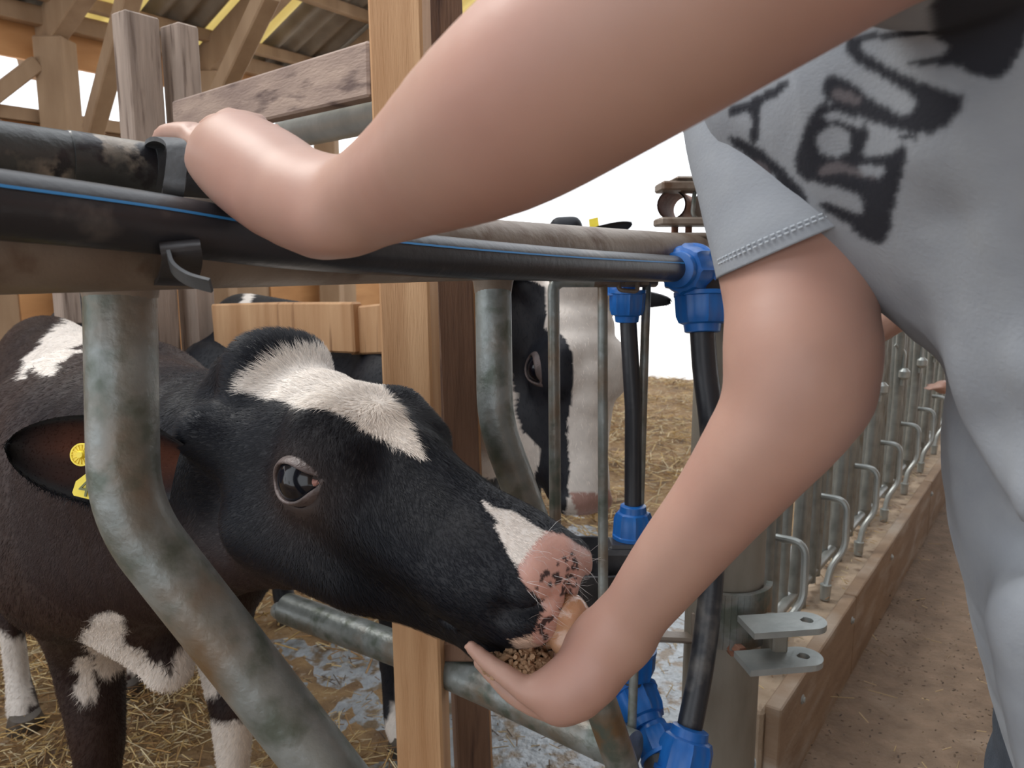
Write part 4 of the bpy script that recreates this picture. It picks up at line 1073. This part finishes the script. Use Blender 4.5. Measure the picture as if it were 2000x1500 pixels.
F.chain(pc([(1105, 1385, .60, 26), (1050, 1368, .61, 22), (1005, 1335, .62, 19), (975, 1300, .63, 15)]), .006)
F.chain(pc([(1110, 1370, .625, 24), (1060, 1345, .635, 20), (1020, 1312, .645, 17), (1000, 1290, .65, 14)]), .006)
F.chain(pc([(1130, 1350, .59, 50), (1100, 1350, .62, 36)]), .02)
# trunk, neck, head
SHc = np.array([.245, .46, 1.20])
F.chain([(.64, .57, .80, .10), (.56, .56, .90, .095), (.44, .50, 1.06, .085), (.27, .47, 1.16, .085)], .05)
F.cone(P(1620, 130, .50), (.30, .38, 1.24), .055, .05, .04)
F.chain([(.22, .50, 1.22, .045), (.18, .53, 1.32, .042)], .03)
hc = np.array([.155, .53, 1.42]); gz = np.array([-.62, .45, -.55]); gz /= np.linalg.norm(gz)
hs = np.cross(gz, (0, 0, 1.)); hs /= np.linalg.norm(hs); hu = np.cross(hs, gz)
F.ell(hc, (hs, gz, hu), (.072, .088, .095), .02); F.ell(hc-hu*.05+gz*.02, (hs, gz, hu), (.055, .066, .055), .02)
F.cone(hc+gz*.083+hu*.002, hc+gz*.098-hu*.020, .008, .012, .012)
F.ell(hc+gz*.075-hu*.048, (hs, gz, hu), (.024, .012, .007), .008); F.ell(hc+gz*.074-hu*.060, (hs, gz, hu), (.020, .011, .006), .006)
F.ell(hc+gz*.068-hu*.088, (hs, gz, hu), (.022, .016, .016), .02)
for w in (-1, 1):
    F.ell(hc+hs*.074*w-gz*.008-hu*.012, (hs, gz, hu), (.008, .018, .030), .008)
    F.ell(hc+hs*.031*w+gz*.088-hu*.004, (hs, gz, hu), (.014, .010, .009), .008, sub=True)
# legs
F.chain([(.58, .66, .76, .08), (.58, .74, .42, .052), (.59, .73, .36, .048), (.63, .82, .10, .033), (.61, .82, .04, .036), (.52, .90, .03, .03)], .03)
F.chain([(.72, .48, .76, .08), (.75, .52, .42, .052), (.76, .51, .36, .048), (.78, .56, .10, .033), (.76, .56, .04, .036), (.67, .64, .03, .03)], .03)
V, Q = F.mesh(2)
person = mesh_obj('person', V, Q, M['skin'], None, True, skin_cols(V))
tag(person, 'person in a grey printed T-shirt leaning over, feeding the calf by hand', 'person')
for w in (-1, 1):
    b = MB(); c = hc+hs*.031*w+gz*.074-hu*.004; b.lathe(c, gz, [(-.01, .005), (-.006, .010), (0, .0122), (.006, .0105), (.010, .0065), (.0122, .001)], 20, caps=False)
    b.build('eye', M['eye'], person)
Fh = Field(axis_pts(.0, .32, .006, []), axis_pts(.36, .70, .006, []), axis_pts(1.26, 1.62, .006, []))
Fh.ell(hc-gz*.012+hu*.014, (hs, gz, hu), (.081, .094, .100), .02); Fh.ell(hc+gz*.10-hu*.06, (hs, gz, hu), (.066, .075, .085), .012, sub=True)
Vh, Qh = Fh.mesh(2); Vh = Vh+normals(Vh, Qh)[0]*(vnoise(Vh, 120, 5)*.003)[:, None]; mesh_obj('hair', Vh, Qh, M['humanhair'], person)
# small nails on the feeding hand
# T-shirt
AX = axis_pts(.08, .98, .012, [(.12, .36, .0018), (.12, .50, .0030)]); AY = axis_pts(.26, .86, .012, [(.30, .50, .0030)]); AZ = axis_pts(.52, 1.42, .010, [(1.02, 1.27, .0018), (.70, 1.30, .0034)])
F = Field(AX, AY, AZ)
F.chain(pc([(1612, 172, .475, 200), (1800, 290, .44, 238), (2000, 405, .42, 256)]), .03)
F.chain(pc([(1612, 172, .475, 200), (1850, 60, .42, 250), (2160, -110, .40, 280)]), .04)
F.chain(pc([(1990, 405, .42, 260), (2098, 560, .42, 250), (2165, 740, .43, 240)]), .02)
F.chain(pc([(2170, 740, .43, 240), (2138, 880, .44, 248), (2165, 1010, .45, 250)]), .012)
F.chain(pc([(2160, 1030, .45, 235), (2185, 1180, .47, 250), (2235, 1340, .49, 250), (2320, 1560, .50, 260)]), .012)
F.chain([(.68, .56, .68, .14), (.60, .56, .82, .13), (.44, .49, 1.06, .10), (.27, .47, 1.17, .11)], .04)
F.chain([(*P(2120, -330, .36), .062), (*P(1830, -262, .30), .054)], .03)
for f in ([(1990, 120, .37, 70), (1900, 330, .36, 60), (1925, 560, .362, 55), (1955, 760, .375, 50)], [(2080, 760, .36, 60), (2010, 1000, .37, 60), (2040, 1250, .40, 60), (2100, 1600, .44, 60)]): F.chain(pc(f), .06)
F.chain(pc([(2010, 130, .36, 40), (1950, 260, .352, 44), (1925, 450, .348, 42), (1945, 640, .348, 44), (1975, 800, .355, 42)]), .022)
for f in ([(1850, 440, .350, 16), (1885, 620, .352, 20), (1915, 800, .362, 18)], [(1925, 900, .365, 16), (1940, 1010, .372, 20), (2000, 1100, .385, 14)]):
    F.chain(pc(f), .05, sub=True)
V, Q = F.mesh(3)
N, _ = normals(V, Q); rd = 1-np.abs(vnoise(V*np.array([1.2, 1., .45])+V[:, 2:3]*np.array([.5, 0, 0]), 16, 61)); V = V+N*(rd*.0060+vnoise(V*np.array([1, 1, .5]), 45, 62)*.0008)[:, None]
# sleeve of the right arm as a rolled sheet
def ring(lx, ly, rx, ry, dep, dr, n=44):
    a = P(lx, ly, dep); b_ = P(rx, ry, dep); c = (a+b_)/2; u = (b_-a)/2; w = -FW*dr
    return [c+u*math.cos(q)+w*math.sin(q) for q in np.linspace(0, 2*math.pi, n+1)[:-1]]
rings = [ring(1335, 225, 1600, 60, .50, .048), ring(1343, 280, 1650, 150, .495, .050), ring(1362, 360, 1680, 250, .485, .051), ring(1382, 440, 1700, 330, .475, .052), ring(1398, 510, 1716, 385, .468, .052), ring(1406, 541, 1722, 410, .465, .051)]
sv = []
for i in range(len(rings)-1):
    for t in np.linspace(0, 1, 9)[:-1]: sv.append([(1-t)*np.array(a)+t*np.array(c) for a, c in zip(rings[i], rings[i+1])])
sv.append([np.array(a) for a in rings[-1]])
inner = [[p*.965+np.mean(r, 0)*.035 for p in r] for r in sv[::-1]]
allr = sv+inner[:10]; SV = np.array(allr).reshape(-1, 3); n = 44
SF = np.array([[i*n+k, i*n+(k+1) % n, (i+1)*n+(k+1) % n, (i+1)*n+k] for i in range(len(allr)-1) for k in range(n)])
SV[:len(sv)*n] += (vnoise(SV[:len(sv)*n]*np.array([1, 1, 1.6]), 42, 63)*.0016)[:, None]*np.array([0, -1, 0.3])
nt_ = len(V); V, Q = cat([(V, Q), (SV, SF)])
GR = np.array([.29, .315, .345])
C = np.tile(GR, (len(V), 1)); xy, dp = proj(V); N, _ = normals(V, Q); fc = (np.sum(N*(CAM-V), 1) > -.02) & (np.arange(len(V)) < nt_)
INK = np.array([.028, .030, .038])
def cr(poly): return [(1200+x*.4667, y*.4667) for x, y in poly]
def sm(poly, k=2):
    for _ in range(k):
        q = []
        for i in range(len(poly)):
            a, b_ = poly[i], poly[(i+1) % len(poly)]
            q += [(a[0]*.75+b_[0]*.25, a[1]*.75+b_[1]*.25), (a[0]*.25+b_[0]*.75, a[1]*.25+b_[1]*.75)]
        poly = q
    return poly
dark = [[(1320, -60), (1800, -60), (1714, 200), (1650, 300), (1600, 340), (1520, 320), (1440, 275), (1240, 275), (1225, 258), (1400, 225), (1395, 190), (1320, 160)],
        [(960, 175), (1000, 140), (1320, 125), (1320, 148), (1100, 165), (1020, 185), (1060, 225), (1130, 270), (1250, 330), (1350, 370), (1475, 400), (1450, 470), (1390, 540), (1290, 565), (1180, 545), (1000, 485), (900, 435), (868, 400), (880, 320), (930, 308), (1000, 350), (1060, 400), (1150, 455), (1225, 490), (1262, 440), (1240, 400), (1130, 330), (1020, 270), (965, 225)],
        [(755, 740), (755, 640), (800, 530), (845, 440), (900, 428), (990, 470), (1062, 530), (1062, 590), (1035, 650), (1100, 655), (1160, 640), (1205, 600), (1228, 615), (1205, 740), (1172, 860), (1160, 960), (1130, 1025), (1060, 1015), (985, 960), (1000, 930), (1042, 900), (1042, 830), (960, 790), (850, 770)],
        [(455, 568), (540, 578), (640, 640), (745, 740), (830, 852), (760, 855), (650, 808), (695, 765), (640, 705), (540, 650)],
        [(480, 440), (560, 425), (640, 375), (745, 325), (700, 400), (605, 435), (612, 560), (588, 615), (560, 570), (585, 500), (545, 462), (470, 500)],
        [(830, 835), (960, 865), (1045, 905), (1045, 960), (990, 945), (900, 900)], [(1180, 560), (1290, 568), (1270, 588), (1190, 575)]]
light = [[(920+72*math.cos(a), 592+68*math.sin(a)) for a in np.linspace(0, 2*math.pi, 14)[:-1]], [(868, 498), (900, 455), (1000, 490), (1042, 522), (1035, 545), (950, 505)], [(1010, 700), (1100, 690), (1140, 705), (1120, 745), (1040, 730)], [(1070, 200), (1200, 180), (1320, 190), (1300, 225), (1200, 250)]]
mid = [[(830, 740), (900, 668), (1010, 700), (1120, 745), (1020, 740), (960, 720)], [(900, 380), (960, 370), (1050, 420), (1000, 440), (930, 420)], [(560, 660), (640, 690), (670, 750), (620, 770), (570, 710)]]
for p_ in dark: C[inpoly(xy, sm(cr(p_))) & fc] = INK
for p_ in mid: C[inpoly(xy, sm(cr(p_))) & fc] = np.array([.13, .12, .13])
for p_ in light: C[inpoly(xy, sm(cr(p_))) & fc] = GR
# soften the print edge a little
for _ in range(1):
    sm_ = np.zeros_like(C); n_ = np.zeros(len(V))
    for a in range(4):
        b_ = (a+1) % 4
        for u, v in ((a, b_), (b_, a)):
            for e in range(3): sm_[:, e] += np.bincount(Q[:, u], C[Q[:, v], e], len(V))
            n_ += np.bincount(Q[:, u], minlength=len(V))
    C = C*.5+.5*sm_/np.maximum(n_, 1)[:, None]
tshirt = mesh_obj('t_shirt', V, Q, M['shirt'], person, True, C)
b = MB()
for f in (.80, .86):
    for k in range(3, 22):
        for a0 in (0., .5):
            i = int(f*(len(sv)-1)); r = sv[i]; q = k+a0
            p0 = np.array(r[int(q) % n]); p1 = np.array(r[(int(q)+1) % n]); p = p0*(1-(q % 1))+p1*(q % 1); d = (p1-p0)
            b.tube([p-FW*.0012-d*.16, p-FW*.0012+d*.16], .0005, 5)
b.build('stitching', M['stitch'], tshirt)
F = Field(axis_pts(.40, .95, .008, []), axis_pts(.34, 1.0, .008, []), axis_pts(.02, .90, .009, []))
F.chain([(.58, .66, .80, .098), (.58, .74, .44, .068), (.59, .73, .38, .064), (.63, .82, .07, .058)], .03)
F.chain([(.72, .48, .80, .098), (.75, .52, .44, .068), (.76, .51, .38, .064), (.78, .56, .07, .058)], .03)
F.cone((.58, .64, .82), (.71, .50, .82), .10, .10, .03)
Vj, Qj = F.mesh(2); Vj = Vj+normals(Vj, Qj)[0]*(vnoise(Vj*np.array([1, 1, 2]), 20, 4)*.004)[:, None]
mesh_obj('trousers', Vj, Qj, M['jeans'], person)

# feed in the palm: one heap
def pellets(c, ax1, ax2, up, n, seed):
    r = np.random.default_rng(seed); b = MB()
    for _ in range(n):
        a = r.uniform(0, 2*math.pi); q = math.sqrt(r.uniform(0, 1)); h_ = (1-q*q)*r.uniform(.0, 1)
        p = c+ax1*q*math.cos(a)+ax2*q*math.sin(a)+up*h_
        d = r.normal(size=3); d /= np.linalg.norm(d); L = r.uniform(.002, .0045); w = r.uniform(.0012, .0022)
        b.tube([p-d*L, p+d*L], w, 6)
    return b
pb = pellets(P(1022, 1302, .60), (P(1102, 1302, .60)-P(1022, 1302, .60)), FW*.028, UP*.016, 620, 4)
tag(pb.build('feed_pellets', M['pellet'], None), 'small brown heap of feed crumbs held in the cupped hand', 'feed', kind='stuff')

# ================================================================== TWO MORE PEOPLE ALONG THE PASSAGE
def simple_person(label, hip, sh, heads, arm, seed, top, leg, res=.009, sleeve_to=.5):
    hip = np.array(hip); sh = np.array(sh); pts = [hip, sh, heads]+[np.array(a[:3]) for a in arm]+[np.array([hip[0], hip[1], 0])]
    lo = np.min(pts, 0)-.22; hi = np.max(pts, 0)+.22
    def fld(): return Field(axis_pts(lo[0], hi[0], .016, [(min(a[0] for a in arm)-.03, max(a[0] for a in arm)+.03, res)]), axis_pts(lo[1], hi[1], .016, [(min(a[1] for a in arm)-.03, max(a[1] for a in arm)+.03, res)]), axis_pts(-.01, hi[2], .016, [(min(a[2] for a in arm)-.04, max(a[2] for a in arm)+.04, res)]))
    lat = np.array([math.cos(TH+1.57), math.sin(TH+1.57), 0])*-1; lat = DD*1.0
    F = fld(); F.chain([(*hip, .10), (*sh, .085)], .04); F.cone(sh-lat*.12, sh+lat*.12, .05, .05, .03)
    F.cone(sh, heads, .042, .04, .02); gz_ = NN
    F.ell(heads, (DD, NN, np.array([0, 0, 1.])), (.072, .088, .105), .02); F.cone(heads+NN*.08, heads+NN*.095-np.array([0, 0, .02]), .008, .011, .01)
    F.chain([(*a[:3], a[3]) for a in arm], .012)
    F.chain([(*(sh-lat*.14), .045), (*(sh-lat*.17+NN*.03-np.array([0, 0, .25])), .035), (*(sh-lat*.12+NN*.12-np.array([0, 0, .36])), .026)], .02)
    # fingers of the reaching hand
    e = np.array(arm[-1][:3]); d = e-np.array(arm[-2][:3]); d /= np.linalg.norm(d); sd_ = np.cross(d, (0, 0, 1)); sd_ /= np.linalg.norm(sd_)
    for i, o in enumerate((-.024, -.008, .008, .024)):
        L = (.055, .065, .06, .045)[i]; F.chain([(*(e+sd_*o), .0095), (*(e+sd_*o*1.1+d*L*.55), .0085), (*(e+sd_*o*1.1+d*L-np.array([0, 0, .008])), .007)], .005)
    F.chain([(*(e-d*.04+sd_*.025), .012), (*(e+sd_*.042+d*.0), .010), (*(e+sd_*.046+d*.025), .008)], .006)
    for w in (-1, 1):
        hp = hip+lat*.07*w; F.chain([(*hp, .085), (hp[0], hp[1], .42, .055), (hp[0], hp[1], .08, .035), (hp[0]+NN[0]*.10, hp[1]+NN[1]*.10, .03, .03)], .03)
    V, Q = F.mesh(2); o = mesh_obj('person', V, Q, M['skin'], None, True, skin_cols(V, seed)); tag(o, label, 'person')
    F = fld(); F.chain([(*(hip-np.array([0, 0, .02])), .125), (*sh, .105)], .04); F.cone(sh-lat*.12, sh+lat*.12, .062, .062, .03)
    k = int(len(arm)*sleeve_to+.5); F.chain([(*a[:3], a[3]+.012) for a in arm[:k]], .015)
    F.chain([(*(sh-lat*.14), .057), (*(sh-lat*.17+NN*.03-np.array([0, 0, .25])), .047)], .02)
    V, Q = F.mesh(2); mesh_obj('jumper', V, Q, top, o)
    F = fld()
    for w in (-1, 1):
        hp = hip+lat*.07*w; F.chain([(*hp, .105), (hp[0], hp[1], .42, .07), (hp[0], hp[1], .08, .055)], .03)
    V, Q = F.mesh(2); mesh_obj('trousers', V, Q, leg, o)
    F = fld(); F.ell(heads+np.array([0, 0, .018])-NN*.012, (DD, NN, np.array([0, 0, 1.])), (.080, .092, .105), .02); F.ell(heads+NN*.10-np.array([0, 0, .05]), (DD, NN, np.array([0, 0, 1.])), (.07, .08, .09), .01, sub=True)
    V, Q = F.mesh(2); mesh_obj('hair', V, Q, M['humanhair'], o)
    return o
M['teal'] = mat('green_grey_cloth', (.10, .12, .12), .9, 0, (.15, .17, .17), 30)
M['brown_knit'] = mat('dark_grey_knit', (.05, .042, .04), .95, 0, (.09, .08, .075), 60)
e1 = P(1960, 480, 1.02); w1 = P(1640, 668, 1.05)
simple_person('bare-armed person mostly hidden behind the grey T-shirt, forearm just showing', (1.0, 1.06, .78), (.94, 1.10, 1.20), np.array([.90, 1.14, 1.42]),
              [(.86, 1.08, 1.19, .045), (*P(2080, 600, 1.1), .040), (*P(1830, 560, 1.06), .036), (*P(1700, 640, 1.05), .027), (*w1, .024)], 1, M['teal'], M['jeans'], .009, .3)
simple_person('distant person in a dark jumper holding a hand out to the headlocks', (2.30, 2.72, .80), (2.22, 2.80, 1.18), np.array([2.18, 2.85, 1.40]),
              [(2.12, 2.76, 1.16, .045), (2.02, 2.74, .86, .042), (*P(1950, 758, 2.86), .038), (*P(1885, 757, 2.86), .030), (*P(1838, 756, 2.86), .026)], 2, M['brown_knit'], M['jeans'], .009, .78)

# ================================================================== STRAW
def straw(name, n, area, wet, seed, label, lmin=.03, lmax=.11, cols=None, wd=.0014):
    r = np.random.default_rng(seed); st = np.stack([r.uniform(area[0], area[1], n), r.uniform(area[2], area[3], n)], 1)
    base = A0+st[:, :1]*DD+st[:, 1:]*NN
    den = vnoise(base, 3.2, seed) > r.uniform(-.9, .7, n); base = base[den]; n = len(base)
    a = r.uniform(0, 2*math.pi, n); el = r.normal(0, .22, n); L = r.uniform(lmin, lmax, n)*r.uniform(.5, 1, n)
    d = np.stack([np.cos(a)*np.cos(el), np.sin(a)*np.cos(el), np.sin(el)], 1)*L[:, None]/2
    base[:, 2] = .012+np.abs(r.normal(0, .014, n))+np.abs(d[:, 2])*.6
    s = np.stack([-np.sin(a), np.cos(a), np.zeros(n)], 1)*wd; up = np.array([0, 0, wd*.9])
    V = np.stack([base-d-s, base-d+s, base-d+up, base+d-s, base+d+s, base+d+up], 1).reshape(-1, 3)
    i = np.arange(n)*6
    F = np.concatenate([np.stack([i, i+1, i+4, i+3], 1), np.stack([i+1, i+2, i+5, i+4], 1), np.stack([i+2, i, i+3, i+5], 1)])
    pal = np.array(cols or [(.52, .34, .12), (.62, .46, .22), (.36, .20, .07), (.24, .13, .05), (.70, .58, .36)])
    C = np.repeat(pal[r.integers(0, len(pal), n)]*r.uniform(.7, 1.15, (n, 1)), 6, 0)
    o = mesh_obj(name, V, F, M['straw'], None, False, C); return tag(o, label, 'straw', kind='stuff')
straw('straw_bedding', 75000, (-2.0, .84, .15, 3.2), 0, 5, 'loose golden straw bedding over the pen floor under the calves')
straw('straw_bedding', 32000, (1.0, 6.3, .9, 6.0), 0, 6, 'pale brown straw litter over the bright part of the pen behind the rods', .04, .14, wd=.003)
straw('straw_litter', 2600, (.86, 2.5, .15, 1.1), 0, 9, 'wet straw scraps on the bluish wet concrete behind the steel post', .008, .05, [(.42, .30, .16), (.5, .38, .2), (.2, .12, .06), (.08, .05, .03)])
straw('straw_litter', 900, (1.1, 6., -1.6, -.12), 0, 7, 'scattered straw bits on the brown feed passage floor', .02, .09, [(.60, .45, .25), (.5, .36, .18), (.30, .2, .11)])
straw('straw_litter', 14000, (1.0, 6., -1.6, -.12), 0, 17, 'small dark crumbs and chaff strewn over the brown feed passage', .003, .012, [(.07, .045, .03), (.12, .08, .05), (.3, .22, .14)], wd=.0016)
straw('straw_litter', 900, (1.2, 5.4, -.08, .08), 0, 8, 'straw crumbs lying along the top of the kerb', .006, .03).location.z = .205
